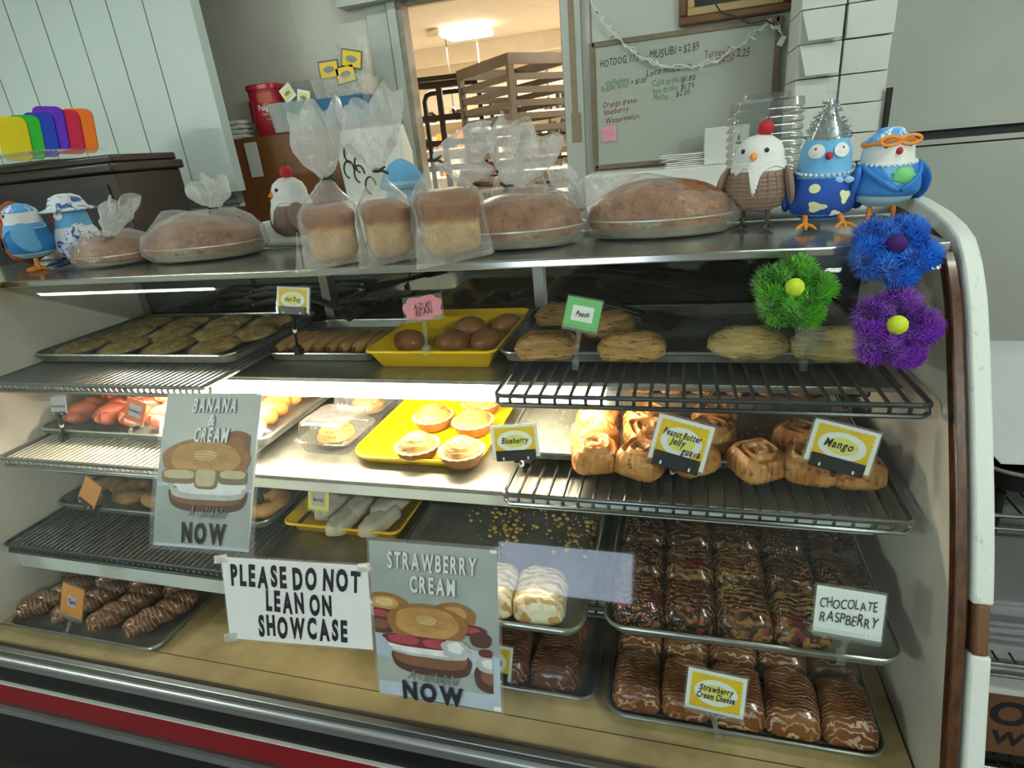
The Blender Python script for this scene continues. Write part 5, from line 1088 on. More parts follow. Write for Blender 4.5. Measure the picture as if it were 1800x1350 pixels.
# ------------------------------------------------------------------ fuzzy flowers stuck to the glass
def fuzzy(label, px, rad, m, mc, seed, rot=0., lean_=0):
    p = on_glass(*px); i = min(range(len(SP)), key=lambda k: abs(SP[k][1] - p.z)); i = max(i - lean_, 0); a, b = SP[max(i - 1, 0)], SP[min(i + 1, len(SP) - 1)]; ty, tz = b[0] - a[0], b[1] - a[1]; l = math.hypot(ty, tz)
    n = Vector((0, -tz / l, ty / l)); up = Vector((0, ty / l, tz / l)); sd = Vector((1, 0, 0)); R_ = rad / pxm(p); rnd = random.Random(seed)
    t = bpy.data.objects.new('fuzzy_flower', None); COL.objects.link(t); M_ = Matrix((sd, -n, up)).transposed().to_4x4(); M_.translation = p + n * (.013 + .010 * (lean_ > 0)); t.matrix_world = M_; tag(t, label, 'flower decoration', 'fuzzy flowers on the glass')
    for k in range(5):
        A = rot + 2 * PI * k / 5; mb = MB(); ca, sa = math.cos(A), math.sin(A); P = []
        for j in range(27):
            u = 2 * PI * j / 26; r = R_ * (.44 - .30 * math.cos(u)); w_ = R_ * .27 * math.sin(u); P.append(Vector((r * sa + w_ * ca, -.012 - .006 * math.sin(u), r * ca - w_ * sa)))
        mb.tube(P, R_ * .085, 6)
        for j in range(26):
            q, d = P[j], (P[j + 1] - P[j]).normalized(); e1 = d.orthogonal().normalized(); e2 = d.cross(e1)
            for g in range(105):
                h = q + d * rnd.uniform(0, .006); an = rnd.uniform(0, 2 * PI); v = (e1 * math.cos(an) + e2 * math.sin(an) + d * rnd.uniform(-.35, .35)) * (R_ * rnd.uniform(.20, .31)); s = v.cross(d).normalized() * .0013
                if (h + v).y > .004: v.y *= -.3
                mb.add([h - s, h + s, h + v * .8 + s * .7, h + v, h + v * .8 - s * .7], [(0, 1, 2, 3, 4)])
        mk('petal_loop', mb, m, t, smooth=False)
    mk('pompom', MB().ell((0, -.030, 0), R_ * .21, 20, 14, fn=lambda q: q + q.normalized() * (.0012 * nz(q, 300))), mc, t)
    return t
MG = fuzz('green_fuzz', '#7fd62e', '#5fb320'); MBl = fuzz('blue_fuzz', '#35a6ff', '#1f83e6'); MP = fuzz('purple_fuzz', '#b64fe6', '#9430c6'); MY = fuzz('yellow_fuzz', '#e6d81c', '#c9b810')
MPy = S('lime_pompom', '#cfe23a', .9, 0, var=.08); MPp = S('dark_purple_pompom', '#3c1166', .9, 0, var=.1)
fuzzy('green fuzzy flower with a lime centre', (1388, 524), 74, MG, MPy, 1, .15)
fuzzy('blue fuzzy flower with a dark purple centre on the curve of the glass', (1556, 458), 76, MBl, MPp, 2, .5, 9)
fuzzy('purple fuzzy flower with a lime centre', (1560, 582), 78, MP, MPy, 3, .2)
fuzzy('yellow fuzzy flower cut off at the picture edge', (-22, 512), 56, MY, MPy, 4, .3, 8)
# ------------------------------------------------------------------ behind the counter
def boxy(name, label, cat, a, b, mat, bev=.004, group=None):
    t = MB().box(a, b); return tag(mk(name, t, mat, bev=bev), label, cat, group)
# register cabinet with colour dividers
t = thing('wood_cabinet', 'dark wooden cabinet with a ledged top behind the blue birds', 'cabinet', (-2.35, 1.98, 0))
mk('body', MB().box((-.5, -.12, .0), (.30, .2, 1.60)), M_dkwood, t, bev=.006); mk('top_ledge', MB().box((-.52, -.14, 1.60), (.31, .22, 1.635)).box((-.52, -.10, 1.635), (.28, .22, 1.665)), M_dkwood, t, bev=.008); mk('front_recess', MB().box((-.45, -.125, .9), (.25, -.118, 1.56)), M_black, t)
c0 = thing('file_sorter', 'clear sorter of rainbow dividers on the dark wooden cabinet', 'file sorter', (-2.60, 1.92, 1.667))
for i, (h, x, z) in enumerate((('#bfae18', -.06, .004), ('#2a9a30', -.01, .006), ('#2038a0', .045, .01), ('#5a2aa8', .085, .03), ('#b02040', .14, .012), ('#d86a20', .19, .012))):
    o = mk('divider', MB().prism([(p[0], p[1] + .085) for p in rrect(.13, .17, .03, 0, 4)], -.003, .003), S('divider_' + ('yellow', 'green', 'blue', 'violet', 'red', 'orange')[i], h, .75, 0, spec=.15, var=.1), c0, smooth=False); o.location = (x, .06 + .018 * i, .014 + z); o.rotation_euler = (-.1, .10, .25)
mk('tray_base', MB().box((-.14, -.12, 0), (.32, .14, .035)), M_acryl, c0, bev=.004)
# back counter with its bits
boxy('back_counter', 'pale work counter behind the display case', 'counter', (-1.9, 2.25, .85), (.37, 2.76, .9), M_white, .01)
p = az(290, 378, 1.3365); o = mk('green_lid', MB().loft([rrect(.30, .20, .03, 0), rrect(.31, .21, .03, .012), rrect(.29, .19, .03, .018)]), S('green_plastic_lid', '#4f7f63', .5, 0, var=.1)); o.location = (-1.62, 1.66, 1.3375); o.rotation_euler = (.0, 0, .5); tag(o, 'flat green lid lying behind the foil-pan loaves', 'lid')
o = mk('paper_sheet', MB().box((-.18, -.10, 0), (.18, .10, .003)), M_paper); o.location = (-1.86, 1.63, 1.3375); o.rotation_euler = (0, 0, .3); tag(o, 'white paper lying by the green lid', 'paper')
o = mk('paper_bag', MB().box((-.07, -.06, 0), (.07, .06, .075)), M_paper, bev=.012); o.location = (-1.155, 1.60, 1.3375); tag(o, 'white paper packet beside the cherry-topped bird behind the loaves', 'packet')
# brown cupboard and what stands on it
t = thing('wood_cupboard', 'orange-brown plywood cupboard with a pale plate, against the grey recess wall', 'cabinet', (-1.95, 2.88, 0))
mk('body', MB().box((-.40, .0, .902), (.50, .215, 1.725)).box((-.40, -.05, .902), (.50, .0, 1.725)), M_cabwood, t, bev=.004); mk('side_edge', MB().box((-.41, -.055, 0), (-.395, .17, 1.73)), M_kraft, t); mk('wall_plate', MB().box((-.26, -.056, 1.53), (-.185, -.05, 1.70)), M_cardw, t, bev=.002)
def on_ledge(x, y=2.90): return (x, y, 1.7255)
t = thing('towel_stack', 'folded white towels beside the red tub on the plywood cupboard', 'towels', on_ledge(-2.265)); rr = random.Random(4)
for i in range(4): mk('towel', MB().ell((rr.uniform(-.006, .006), 0, .012 + .022 * i), (.066, .05, .013), 24, 10, p=3.2, fn=lambda q: q + Vector((0, .004 * nz(q, 30, i), .006 * nz(q, 22, i)))), M_towel, t)
mk('towel_corner', MB().prism([(-.05, .01), (.04, .01), (.01, -.045)], -.058, -.052), M_towel, t)
t = thing('coffee_tub', 'red plastic coffee tub with orange label panel on the plywood cupboard', 'tub', on_ledge(-2.055), .12)
mk('tub_body', MB().loft([rrect(.155, .13, .04, 0), rrect(.165, .14, .045, .012), rrect(.168, .142, .045, .13), rrect(.168, .142, .045, .20), rrect(.172, .146, .045, .212)]), M_redf, t)
mk('lid', MB().loft([rrect(.182, .156, .05, .212), rrect(.182, .156, .05, .232), rrect(.172, .146, .05, .236)]), M_redf, t); mk('grip_hollow', MB().box((-.075, -.076, .06), (-.05, -.070, .16)), S('dark_red', '#6e0d1c', .4, 0, var=.1), t, bev=.003)
mk('label_panel', MB().box((-.02, -.0735, .15), (.06, -.0705, .195)), S('orange_label', '#b6502e', .5, 0, var=.2), t)
mb = MB(); fx = lambda a, b, o: Vector((a, -.0725 - o, b))
letter(mb, fx, text2d('Folgers', .036, .022, .128, 'b', .8, .06), .001); letter(mb, fx, text2d('Classic Roast', .016, .024, .098, 'r', .8, .08), .001); letter(mb, fx, text2d('--------', .02, .024, .075, 'r', .8, .02), .001); mk('lettering', mb, M_white, t, smooth=False)
t = thing('plastic_bin', 'teal plastic bin holding a clear bag of cards, beside the red tub', 'bin', on_ledge(-1.835, 2.93)); mk('bin_shell', MB().loft([rrect(.22, .16, .02, 0), rrect(.26, .19, .02, .135), rrect(.25, .18, .02, .135), rrect(.21, .15, .02, .01)]), M_teal, t)
t = thing('plastic_bin', 'small clear plastic bin in front of the teal bin', 'bin', on_ledge(-1.86, 2.80)); mk('bin_shell', MB().loft([rrect(.19, .11, .02, 0), rrect(.21, .13, .02, .125), rrect(.215, .135, .02, .13), rrect(.20, .12, .02, .128), rrect(.18, .10, .02, .004)]), M_bagh, t)
t = thing('card_bag', 'grey plastic bag with two small yellow cards above the teal bin', 'bag', (-1.83, 2.93, 1.775)); mk('bag', MB().loft(bag_mesh(interp([(0, 0, 0, .09, .06, 2.5, 0), (0, 0, .09, .10, .07, 2.3, .04), (0, 0, .15, .10, .03, 2.2, .08), (.0, 0, .185, .085, .01, 2.2, .1)], 4), 48, 9, 8)), film('grey_plastic_bag', .35, .3, 20, '#a9aca6'), t)
for x, z, r in ((-.07, .13, -.5), (.015, .10, .25)):
    c = mk('card', MB().box((-.035, -.003, -.035), (.035, 0, .035)).add([(-.026, -.004, -.022), (.026, -.004, -.022), (.026, -.004, .022), (-.026, -.004, .022)], [(0, 1, 2, 3)], 1).add([(.018 * math.cos(2 * PI * i / 16), -.005, .009 * math.sin(2 * PI * i / 16)) for i in range(16)], [tuple(range(16))], 2), [M_paper, M_cyl, M_ltrd], t, smooth=False); c.location = (x, -.08, z); c.rotation_euler = (0, r, 0)
t = thing('plastic_bin', 'dark blue plastic bin under the bags with black-edged yellow cards', 'bin', on_ledge(-1.60, 2.90)); mk('bin_shell', MB().loft([rrect(.22, .17, .02, 0), rrect(.26, .20, .02, .13), rrect(.25, .19, .02, .13), rrect(.21, .16, .02, .01)]), M_tealb, t)
mk('clear_liner', MB().loft([rrect(.25, .19, .02, .128), rrect(.28, .21, .02, .215)], cap0=False, cap1=False), M_bagh, t)
for n_, (x, z, w_, h_, rz_, cards) in enumerate(((-1.655, 1.86, .11, .20, -.1, [(.01, .12, .0)]), (-1.535, 1.86, .13, .24, .25, [(.02, .15, .25), (-.025, .09, -.12)]))):
    t = thing('card_bag', 'clear bag with one black-edged yellow card over the blue bin' if n_ == 0 else 'tall clear bag with two black-edged yellow cards over the blue bin', 'bag', (x, 2.91, z), 0); mk('bag', MB().loft(bag_mesh(interp([(0, 0, 0, w_ * .5, .05, 2.5, 0), (0, 0, h_ * .6, w_ * .62, .05, 2.3, .04), (0, 0, h_, w_ * .62, .012, 2.2, .06, rz_)], 5), 44, 8, 9 + n_)), M_bagh, t)
    for cx_, cz_, r in cards:
        c = mk('card', MB().box((-.055, -.003, -.04), (.055, 0, .04)).add([(-.048, -.004, -.033), (.048, -.004, -.033), (.048, -.004, .033), (-.048, -.004, .033)], [(0, 1, 2, 3)], 1).add([(.03 * math.cos(2 * PI * i / 16), -.005, .014 * math.sin(2 * PI * i / 16)) for i in range(16)], [tuple(range(16))], 2), [M_black, M_cy, M_ltrd], t, smooth=False); c.location = (cx_, -.062, cz_); c.rotation_euler = (0, r, 0)
t = thing('printed_bag', 'white printed carrier bag standing behind the bagged loaves', 'bag', (-1.42, 2.74, 1.38), -.1)
mk('bag_body', MB().loft([rrect(.34, .12, .02, 0), rrect(.36, .12, .02, .20), rrect(.34, .05, .02, .32)]), M_cardw, t)
mb = MB(); rr = random.Random(9)
for k in range(5): x, z = rr.uniform(-.12, .0), rr.uniform(.05, .24); mb.tube([(x + .03 * math.cos(a), -.0625, z + .04 * math.sin(a)) for a in [j * .5 for j in range(10)]], .004, 5)
mk('printed_swirls', mb, M_ink, t); mk('red_print', MB().box((.12, -.064, .23), (.15, -.058, .26)), M_redf, t)
boxy('bag_shelf', 'low white counter under the printed carrier bag', 'counter', (-1.66, 2.60, .9), (-1.15, 2.84, 1.379), M_white, .006)
# whiteboard and the things round it
BX0, BX1, BZ0, BZ1 = -.408, .392, 1.435, 1.945
t = thing('whiteboard', 'wood-framed whiteboard with handwritten prices on the back wall', 'whiteboard', (0, YB, 0))
mk('board_face', MB().box((BX0, -.018, BZ0), (BX1, -.001, BZ1)), M_board, t, smooth=False)
for a, b in (((BX0 - .012, -.026, BZ0 - .02), (BX0 + .014, -.001, BZ1 + .02)), ((BX1 - .014, -.026, BZ0 - .02), (BX1 + .012, -.001, BZ1 + .02)), ((BX0, -.026, BZ1), (BX1, -.001, BZ1 + .022)), ((BX0, -.026, BZ0 - .022), (BX1, -.001, BZ0))): mk('frame_rail', MB().box(a, b), M_boardf, t, bev=.002)
def wb(u, v): p = ay(u, v, YB - .02); return p.x, p.z
def wtext(items, mat, nm):
    q = lambda a, b, o: Vector((a, -.0185 - o, b))
    for tx, c, h, wd in items:
        mb = MB(); x, z = wb(*c); k = pxm((x, YB, z)); letter(mb, q, text2d(tx, h / k * 1.3, x, z, 'r', .7, .10, .12, .07, .05, wide=wd / k), .001); mk('handwriting', mb, mat, t, smooth=False)
wtext([('MUSUBI', (1164, 92), 14, 44), ('= $2.89', (1210, 84), 14, 34), ('HOTDOG. 1.75', (1088, 106), 12, 66), ('Loco moco', (1165, 124), 11, 56), ('- 2.25', (1302, 92), 14, 28), ('> $1.00', (1122, 142), 9, 26), ('$1.80', (1210, 137), 9, 22), ('$1.75', (1208, 151), 9, 22), ('$2.50', (1200, 163), 9, 22)], M_ink, 'black_writing')
wtext([('Turnover', (1262, 92), 13, 46), ('PEACH', (1273, 105), 12, 28), ('Orange dream', (1089, 180), 10, 58), ('blueberry', (1083, 194), 10, 42), ('Watermelon.', (1094, 208), 10, 60)], M_inkr, 'red_writing')
wtext([('old Fashion', (1084, 143), 10, 40), ('Regular donut', (1080, 152), 10, 46), ('Cold drinks', (1172, 142), 11, 50), ('hot drinks', (1169, 157), 11, 42), ('Mocha', (1161, 170), 11, 24)], M_inkg, 'green_writing')
mk('smudge', MB().grid(1, 1, lambda u, v: (.06 + .07 * u, -.0186, 1.56 + .13 * v + .0 * u)), S('grey_smudge', '#c4c8c0', .4, 0, var=.04), t) if False else None
x, z = wb(1071, 235); o = mk('sticky_note', MB().sheet(3, 3, lambda u, v: ((x - .034 + .068 * u, YB - .020 - .006 * (1 - v) ** 2, z - .034 + .068 * v), (0, -1, 0)), .0006), M_pink); tag(o, 'pink sticky note low on the whiteboard', 'note')
mk('faint_writing', MB().box((x - .02, YB - .024, z + .008), (x + .02, YB - .0225, z + .010)).box((x - .02, YB - .0245, z - .002), (x + .02, YB - .023, z)), M_cpk, o)
t = thing('string_light', 'string of small bulbs draped across the top of the whiteboard', 'string light', (0, YB - .045, 0))
P = [ay(u, v, YB - .045) for u, v in ((1036, -8), (1052, 28), (1075, 58), (1098, 80), (1120, 98), (1150, 114), (1190, 121), (1230, 117), (1262, 108), (1300, 82), (1330, 58), (1352, 42), (1368, 50), (1376, 66))]; P = [Vector((p.x, 0, p.z)) for p in P]
for dz, nm in ((0, 1), (.012, 2)): mk('wire', MB().tube([Vector((p.x + .006 * math.sin(4 * i + nm), -.004 * nm, p.z + dz * math.sin(i * 1.7 + nm) + .003 * nm)) for i, p in enumerate([a.lerp(b, k / 3) for a, b in zip(P, P[1:]) for k in range(3)])], .0032, 6), M_cardw, t)
rr = random.Random(12)
for i, (a, b) in enumerate(zip(P, P[1:])):
    for k in (.2, .7):
        q = a.lerp(b, k); s = rr.choice((-1, 1)); e = q + Vector((s * rr.uniform(.01, .025), -.01, rr.uniform(-.02, .025))); mk('bulb', MB().cyl(q, q.lerp(e, .5), .0035, 6, r2=.0045).cyl(q.lerp(e, .5), e, .004, 6, 0, .001), M_white if i % 2 else M_pan, t)
o = mk('black_cord', MB().tube([ay(u, v, YB - .06) for u, v in ((1258, 8), (1268, 22), (1290, 28), (1318, 42), (1345, 36), (1362, 44))], .003, 6), M_black); tag(o, 'thin black cord hanging below the picture frame', 'cord')
o = mk('cord_plug', MB().box((-.012, -.01, -.02), (.012, .01, .02)), M_white, bev=.003); o.location = ay(1374, 72, YB - .04); o.rotation_euler = (0, .5, 0); tag(o, 'small white plug at the end of the string of bulbs', 'plug')
a, b = ay(1193, 46, YB - .04), ay(1392, 22, YB - .04)
t = thing('picture_frame', 'wood-framed picture, its lower edge showing above the whiteboard', 'picture', (a.x, YB, a.z - .002)); W_ = b.x - a.x
for q0, q1 in (((0, -.045, 0), (W_, -.002, .035)), ((0, -.045, .035), (.035, -.002, .42)), ((W_ - .035, -.045, .035), (W_, -.002, .42)), ((0, -.045, .42), (W_, -.002, .455))): mk('frame_rail', MB().box(q0, q1), M_frame, t, bev=.008)
for q0, q1 in (((.035, -.038, .035), (W_ - .035, -.004, .065)), ((.035, -.038, .065), (.065, -.004, .42)), ((W_ - .065, -.038, .065), (W_ - .035, -.004, .42))): mk('inner_mat', MB().box(q0, q1), M_framel, t, bev=.003)
mk('picture_face', MB().box((.065, -.03, .065), (W_ - .065, -.006, .42)), M_black, t)
# white counter below the board with papers
boxy('side_counter', 'white counter below the whiteboard holding a pile of papers', 'counter', (-.42, 2.78, .9), (.36, 3.04, 1.405), M_white, .006)
t = thing('paper_pile', 'pile of loose white papers before the lower edge of the whiteboard', 'papers', (.02, 2.92, 1.4055)); rr = random.Random(5)
for i in range(7): o = mk('paper_sheet', MB().box((-.10, -.05, .008 * i), (.10, .05, .008 * i + .005)), M_paper, t, smooth=False); o.rotation_euler = (0, 0, rr.uniform(-.25, .25)); o.location.x = rr.uniform(-.015, .015)
o = mk('white_carton', MB().box((-.09, -.05, 0), (.09, .05, .15)), M_cardw, bev=.004); o.location = (.185, 2.90, 1.4055); tag(o, 'small white carton at the lower corner of the whiteboard', 'box')
mk('black_mark', MB().box((.045, -.0515, .09), (.052, -.0502, .11)).box((.038, -.0515, .075), (.06, -.0502, .082)), M_ink, o)
# clear clamshell stack
t = thing('clamshell_stack', 'tall stack of nested clear clamshell boxes behind the ice cream bird', 'container stack', (.185, 1.60, 1.3375), .1)
for i in range(14):
    z = .0175 * i; mk('clamshell', MB().loft([rrect(.145 - .004, .135 - .004, .025, z, 6), rrect(.150, .14, .025, z + .004, 6), rrect(.150, .14, .025, z + .010, 6), rrect(.142, .132, .025, z + .0168, 6)], cap0=False, cap1=i == 13), M_clam, t)
mk('top_clamshell', MB().loft([rrect(.150, .14, .025, .245, 6), rrect(.146, .136, .025, .262, 6), rrect(.10, .09, .02, .266, 6), rrect(.095, .085, .02, .276, 6)], cap0=False), M_clam, t)
# white cartons stacked on a wire rack
boxes = [(-1, .405, .548), (1, .553, .705)]
t = thing('wire_rack', 'black wire rack carrying the stacked white cartons', 'rack', (.40, 2.62, 0))
for x in (0.0, .318): mk('post', MB().cyl((x, 0, 0), (x, 0, 1.63 if x else 1.2), .011, 12), M_blkwire, t)
for x in (0.0, .318): mk('post', MB().cyl((x, .36, 0), (x, .36, 1.3), .013, 12), M_blkwire, t)
for z in (.5, 1.385): mk('shelf', MB().box((-.01, -.01, z - .01), (.345, .37, z)).cyl((0, -.006, z - .04), (.335, -.006, z - .04), .005, 8).tube([(.335 * i / 14, -.006, z - .012 - .024 * (i % 2)) for i in range(15)], .003, 6), M_blkwire, t)
hs = [(0, 1.388, .10), (1, 1.49, .10), (2, 1.592, .098), (3, 1.692, .112), (4, 1.806, .108), (5, 1.916, .10), (6, 2.018, .10), (7, 2.12, .1)]
for c, (x0, x1) in enumerate(((.405, .5545), (.5562, .712))):
    for i, z, h in hs:
        d = .004 * ((i * 7 + c * 3) % 4) + (.012 if c else 0); o = mk('white_carton', MB().box((x0 + .002, 2.655 - d, z), (x1 - .002, 2.90, z + h - .002)), M_cardw, bev=.0015)
        tag(o, f'white carton, {ORD[i]} from the bottom of the stack ' + ('beside the sliding panel' if c else 'beside the whiteboard'), 'box', 'white cartons on the wire rack')
        if c == 0 and i in (3, 4):
            mk('open_flap', MB().add([(x0 + .006, 2.652 - d, z + h - .004), (x1 - .004, 2.652 - d, z + h - .004), (x1 - .016, 2.60 - d, z + .004), (x0 + .026, 2.60 - d, z + .004), (x0 + .006, 2.650 - d, z + h - .001), (x1 - .004, 2.650 - d, z + h - .001), (x1 - .016, 2.598 - d, z + .006), (x0 + .026, 2.598 - d, z + .006)], [(0, 3, 2, 1), (4, 5, 6, 7), (0, 1, 5, 4), (1, 2, 6, 5), (2, 3, 7, 6), (3, 0, 4, 7)]), M_cardw, o, smooth=False)
t = thing('crumpled_bag', 'crumpled clear plastic bag between the two blue birds', 'bag', (.335, 1.58, 1.3375)); mk('bag', MB().loft(bag_mesh(interp([(0, 0, 0, .05, .05, 2.2, 0), (0, 0, .06, .06, .05, 2.2, .06), (0, 0, .115, .05, .03, 2, .14)], 4), 40, 9, 21, .01)), M_bagh, t)
# rack and paper at the right of the case
t = thing('wire_shelving', 'chrome wire shelving with paper and cartons beside the case end', 'rack', (.60, 1.16, 0))
for x, y in ((0.012, .02), (.75, .02), (.75, .74)): mk('post', MB().cyl((x, y, 0), (x, y, .842), .012, 12), M_blkwire, t)
for z in (.10, .42, .80):
    mb = MB()
    for i in range(24): mb.cyl((.02 + .74 * i / 23, 0, z), (.02 + .74 * i / 23, .76, z), .0025, 5)
    mk('wire_shelf', mb, M_chrome, t); mk('shelf_edge', MB().cyl((0, 0, z), (.77, 0, z), .005, 8).cyl((0, 0, z - .03), (.77, 0, z - .03), .004, 8).cyl((.77, 0, z), (.77, .76, z), .004, 8), M_chrome, t)
pan('sheet_pan', .575, 1.30, 1.15, 1.90, .846, .05, .02, .07, [M_blackm, M_pan], 'dark pan lined with white paper on the chrome shelving', group='sheet pans')
def pr(u, v): x, y = .60 + .68 * u, 1.175 + .74 * v; return ((x, y, .9045 + .006 * math.sin(9 * v + 2 * u) * (1 - abs(2 * u - 1)) + .006 * nz((x, y, 0), 7)), (0, 0, 1))
o = mk('paper_liner', MB().sheet(12, 16, pr, .002), S('creased_white_paper', '#d6dadb', .8, 0, var=.05, vs=5, bump=.4, bs=25)); tag(o, 'creased white paper lining the dark pan beside the case end', 'paper')
rr = random.Random(2)
t = thing('paper_stack', 'stack of flat pale sheets on the middle level of the chrome shelving', 'papers', (.98, 1.50, .4235))
for i in range(12): o = mk('paper_sheet', MB().box((-.33, -.30, .012 * i), (.33, .30, .012 * i + .010)), S('pale_board', '#8d9092', .8, 0, var=.1) if i == 0 else bpy.data.materials['pale_board'], t, smooth=False); o.location = (rr.uniform(-.02, .02), rr.uniform(-.02, .02), 0)
t = thing('kraft_carton', 'brown carton with black lettering on the bottom level of the chrome shelving', 'box', (.95, 1.46, .104)); mk('carton_body', MB().box((-.30, -.26, 0), (.30, .26, .20)), M_kraft, t, bev=.003)
mb = MB(); fx = lambda a, b, o: Vector((a, -.2605 - o, b)); letter(mb, fx, text2d('POWER', .10, -.10, .135, 'b', 1, .1), .001); letter(mb, fx, text2d('WATER', .06, -.10, .055, 'b', 1, .1), .001); mk('lettering', mb, M_ink, t, smooth=False)
mk('flap', MB().box((-.30, -.27, .20), (.30, -.02, .203)), M_cardw, t)
# ------------------------------------------------------------------ kitchen: bun racks, person, shelves
def bunrack(label, loc, rz, w, d, h, n, m, round_=False):
    t = thing('bun_pan_rack', label, 'rack', loc, rz, 'bun pan racks')
    for x in (-w / 2, w / 2):
        for y in (-d / 2, d / 2): mk('post', MB().box((x - .018, y - .018, 0), (x + .018, y + .018, h)), m, t, smooth=False)
    mk('top_frame', MB().box((-w / 2 - .02, -d / 2 - .02, h - .06), (w / 2 + .02, -d / 2, h)).box((-w / 2 - .02, d / 2, h - .06), (w / 2 + .02, d / 2 + .02, h)).box((-w / 2 - .02, -d / 2, h - .06), (-w / 2, d / 2, h)).box((w / 2, -d / 2, h - .06), (w / 2 + .02, d / 2, h)), m, t, smooth=False)
    for i in range(n):
        z = h - .125 - .072 * i
        for x in (-w / 2, w / 2): mk('pan_slide', MB().box((x - .012, -d / 2, z - .018), (x + .012, d / 2, z + .018)), m, t, smooth=False)
        mk('cross_rail', MB().box((-w / 2, d / 2 - .01, z - .018), (w / 2, d / 2 + .01, z + .018)), m, t, smooth=False)
        mk('cross_rail', MB().box((-w / 2, -d / 2 - .01, z - .018), (w / 2, -d / 2 + .004, z + .018)), m, t, smooth=False)
        if i > 4 and i % 2: mk('loaded_pan', MB().box((-w / 2 + .02, -d / 2 + .01, z + .020), (w / 2 - .02, d / 2 - .02, z + .036)), M_rackd, t, smooth=False)
    return t
bunrack('tall grey bun pan rack with its corner toward the doorway', (-1.08, 4.16, 0), .80, .42, .66, 2.07, 13, M_rack)
t = thing('bun_pan_rack', 'dark tubular bun pan rack just inside the doorway', 'rack', (-1.62, 4.35, 0), .15, 'bun pan racks')
for y in (0, .55): mk('hoop_frame', MB().tube([(-.30, y, 0), (-.30, y, 1.96), (-.28, y, 2.0), (-.24, y, 2.015), (.18, y, 2.015), (.22, y, 2.0), (.24, y, 1.96), (.24, y, 0)], .02, 8), M_rackd, t)
mk('middle_post', MB().box((-.07, -.015, 0), (-.03, .015, 2.0)), M_rackd, t)
for i in range(9): mk('cross_rail', MB().box((-.30, -.014, 1.78 - .17 * i), (.24, .014, 1.82 - .17 * i)), M_rackd, t, smooth=False)
mk('top_tray', MB().box((-.28, -.02, 2.04), (.15, .5, 2.07)), M_rackd, t)
# the person at work behind the dark rack
t = bpy.data.objects.new('person', None); COL.objects.link(t); t.location = (-1.70, 5.35, 0); t.rotation_euler = (0, 0, .4); tag(t, 'person in a maroon shirt seen from behind, working beyond the dark rack', 'person')
J = [((0, 0, .92), .15), ((0, 0, 1.12), .15), ((0, .0, 1.32), .17), ((0, 0, 1.42), .10), ((0, 0, 1.49), .055), ((0, -.01, 1.56), .085), ((0, -.01, 1.64), .095), ((0, 0, 1.70), .06)]
vs = [j[0] for j in J]; rs = [j[1] for j in J]; es = [(i, i + 1) for i in range(7)]
for s in (-1, 1):
    b = len(vs); A = [((s * .17, 0, 1.38), .062), ((s * .23, -.02, 1.14), .048), ((s * .16, -.24, 1.06), .036), ((s * .13, -.33, 1.05), .028)]; vs += [a[0] for a in A]; rs += [a[1] for a in A]; es += [(2, b), (b, b + 1), (b + 1, b + 2), (b + 2, b + 3)]
    for g in range(4): k = len(vs); vs += [(s * .13 + .02 * (g - 1.5), -.40, 1.045), (s * .13 + .022 * (g - 1.5), -.43, 1.03)]; rs += [.010, .008]; es += [(b + 3, k), (k, k + 1)]
    b = len(vs); A = [((s * .10, 0, .86), .09), ((s * .11, -.01, .48), .065), ((s * .11, .01, .10), .045), ((s * .11, -.10, .05), .04)]; vs += [a[0] for a in A]; rs += [a[1] for a in A]; es += [(0, b), (b, b + 1), (b + 1, b + 2), (b + 2, b + 3)]
me = bpy.data.meshes.new('body'); me.from_pydata(vs, es, []); me.materials.append(M_skin); o = bpy.data.objects.new('body', me); COL.objects.link(o); o.parent = t
m = o.modifiers.new('skin', 'SKIN'); m.use_smooth_shade = True
for i, r in enumerate(rs): me.skin_vertices[0].data[i].radius = (r, r * .8 if r > .1 else r)
me.skin_vertices[0].data[0].use_root = True; sm = o.modifiers.new('sub', 'SUBSURF'); sm.levels = 1; sm.render_levels = 1
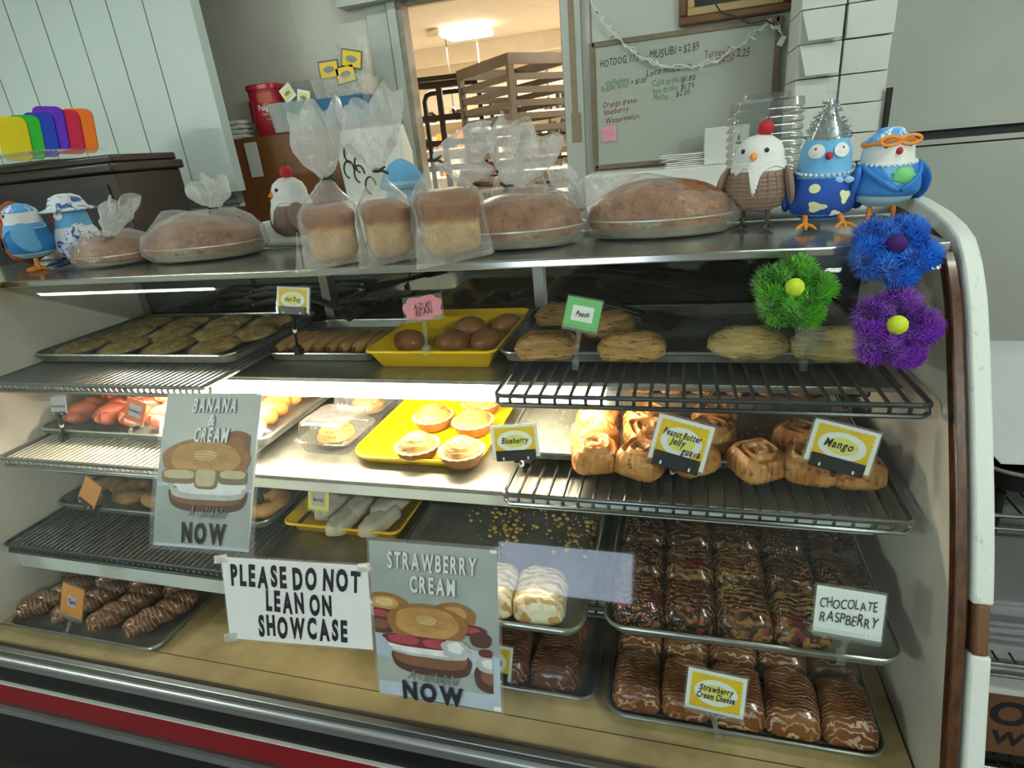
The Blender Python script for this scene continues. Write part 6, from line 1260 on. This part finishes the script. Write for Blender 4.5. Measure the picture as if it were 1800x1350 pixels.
mk('hair', MB().ell((0, .012, 1.665), (.10, .112, .115), 20, 14, fn=lambda q: q + q.normalized() * .008 * nz(q, 30)), M_hair, t)
mb = MB().loft([[(rx * math.cos(a), ry * math.sin(a), z) for a in [2 * PI * j / 24 for j in range(24)]] for rx, ry, z in ((.19, .15, .88), (.18, .15, 1.1), (.215, .16, 1.32), (.17, .11, 1.43), (.08, .075, 1.475))], cap0=False, cap1=False)
for s in (-1, 1): mb.tube([(s * .15, 0, 1.38), (s * .20, 0, 1.28), (s * .235, -.02, 1.16)], [.085, .078, .068], 12)
mk('shirt', mb, M_purp, t); mk('apron_strap', MB().tube([(-.15, -.02, 1.44), (-.05, .14, 1.36), (.10, .165, 1.20)], .018, 8), M_cpk, t)
# kitchen shelves of goods along the far wall
t = thing('goods_shelf', 'white shelving crowded with small goods along the far kitchen wall', 'shelf', (-2.3, 7.3, 0))
for z in (.5, .9, 1.3, 1.62, 1.92): mk('shelf_board', MB().box((-1.2, -.1, z - .02), (1.6, .25, z)), M_kwall, t, smooth=False)
for x in (-1.2, .2, 1.58): mk('upright', MB().box((x, -.1, 0), (x + .03, .25, 2.0)), M_kwall, t, smooth=False)
rr = random.Random(31); gm = [M_kcl, M_black, M_white, M_kraft, M_cor, S('kitchen_blue', '#52708a', .5, 0), S('kitchen_tin', '#8c8a84', .3, .7)]
for z in (.9, 1.3, 1.62, 1.92):
    x = -.9
    while x < 1.42:
        if abs(x - .2) < .13: x = .34
        w_, h_ = rr.uniform(.07, .16), rr.uniform(.09, .24); g = rr.randrange(7)
        o = mk('jar' if g % 2 else 'carton', MB().lathe([(w_ / 2, 0), (w_ / 2, h_ * .8), (w_ / 3, h_ * .9), (w_ / 3, h_)], 12) if g % 2 else MB().box((-w_ / 2, -.08, 0), (w_ / 2, .08, h_)), gm[g], smooth=bool(g % 2)); o.location = (-2.3 + x, 7.36, z + .0005)
        tag(o, 'small jar or carton on the far kitchen shelving, seen between the racks', 'kitchen goods', 'goods on the kitchen shelves'); x += w_ + rr.uniform(.01, .08)
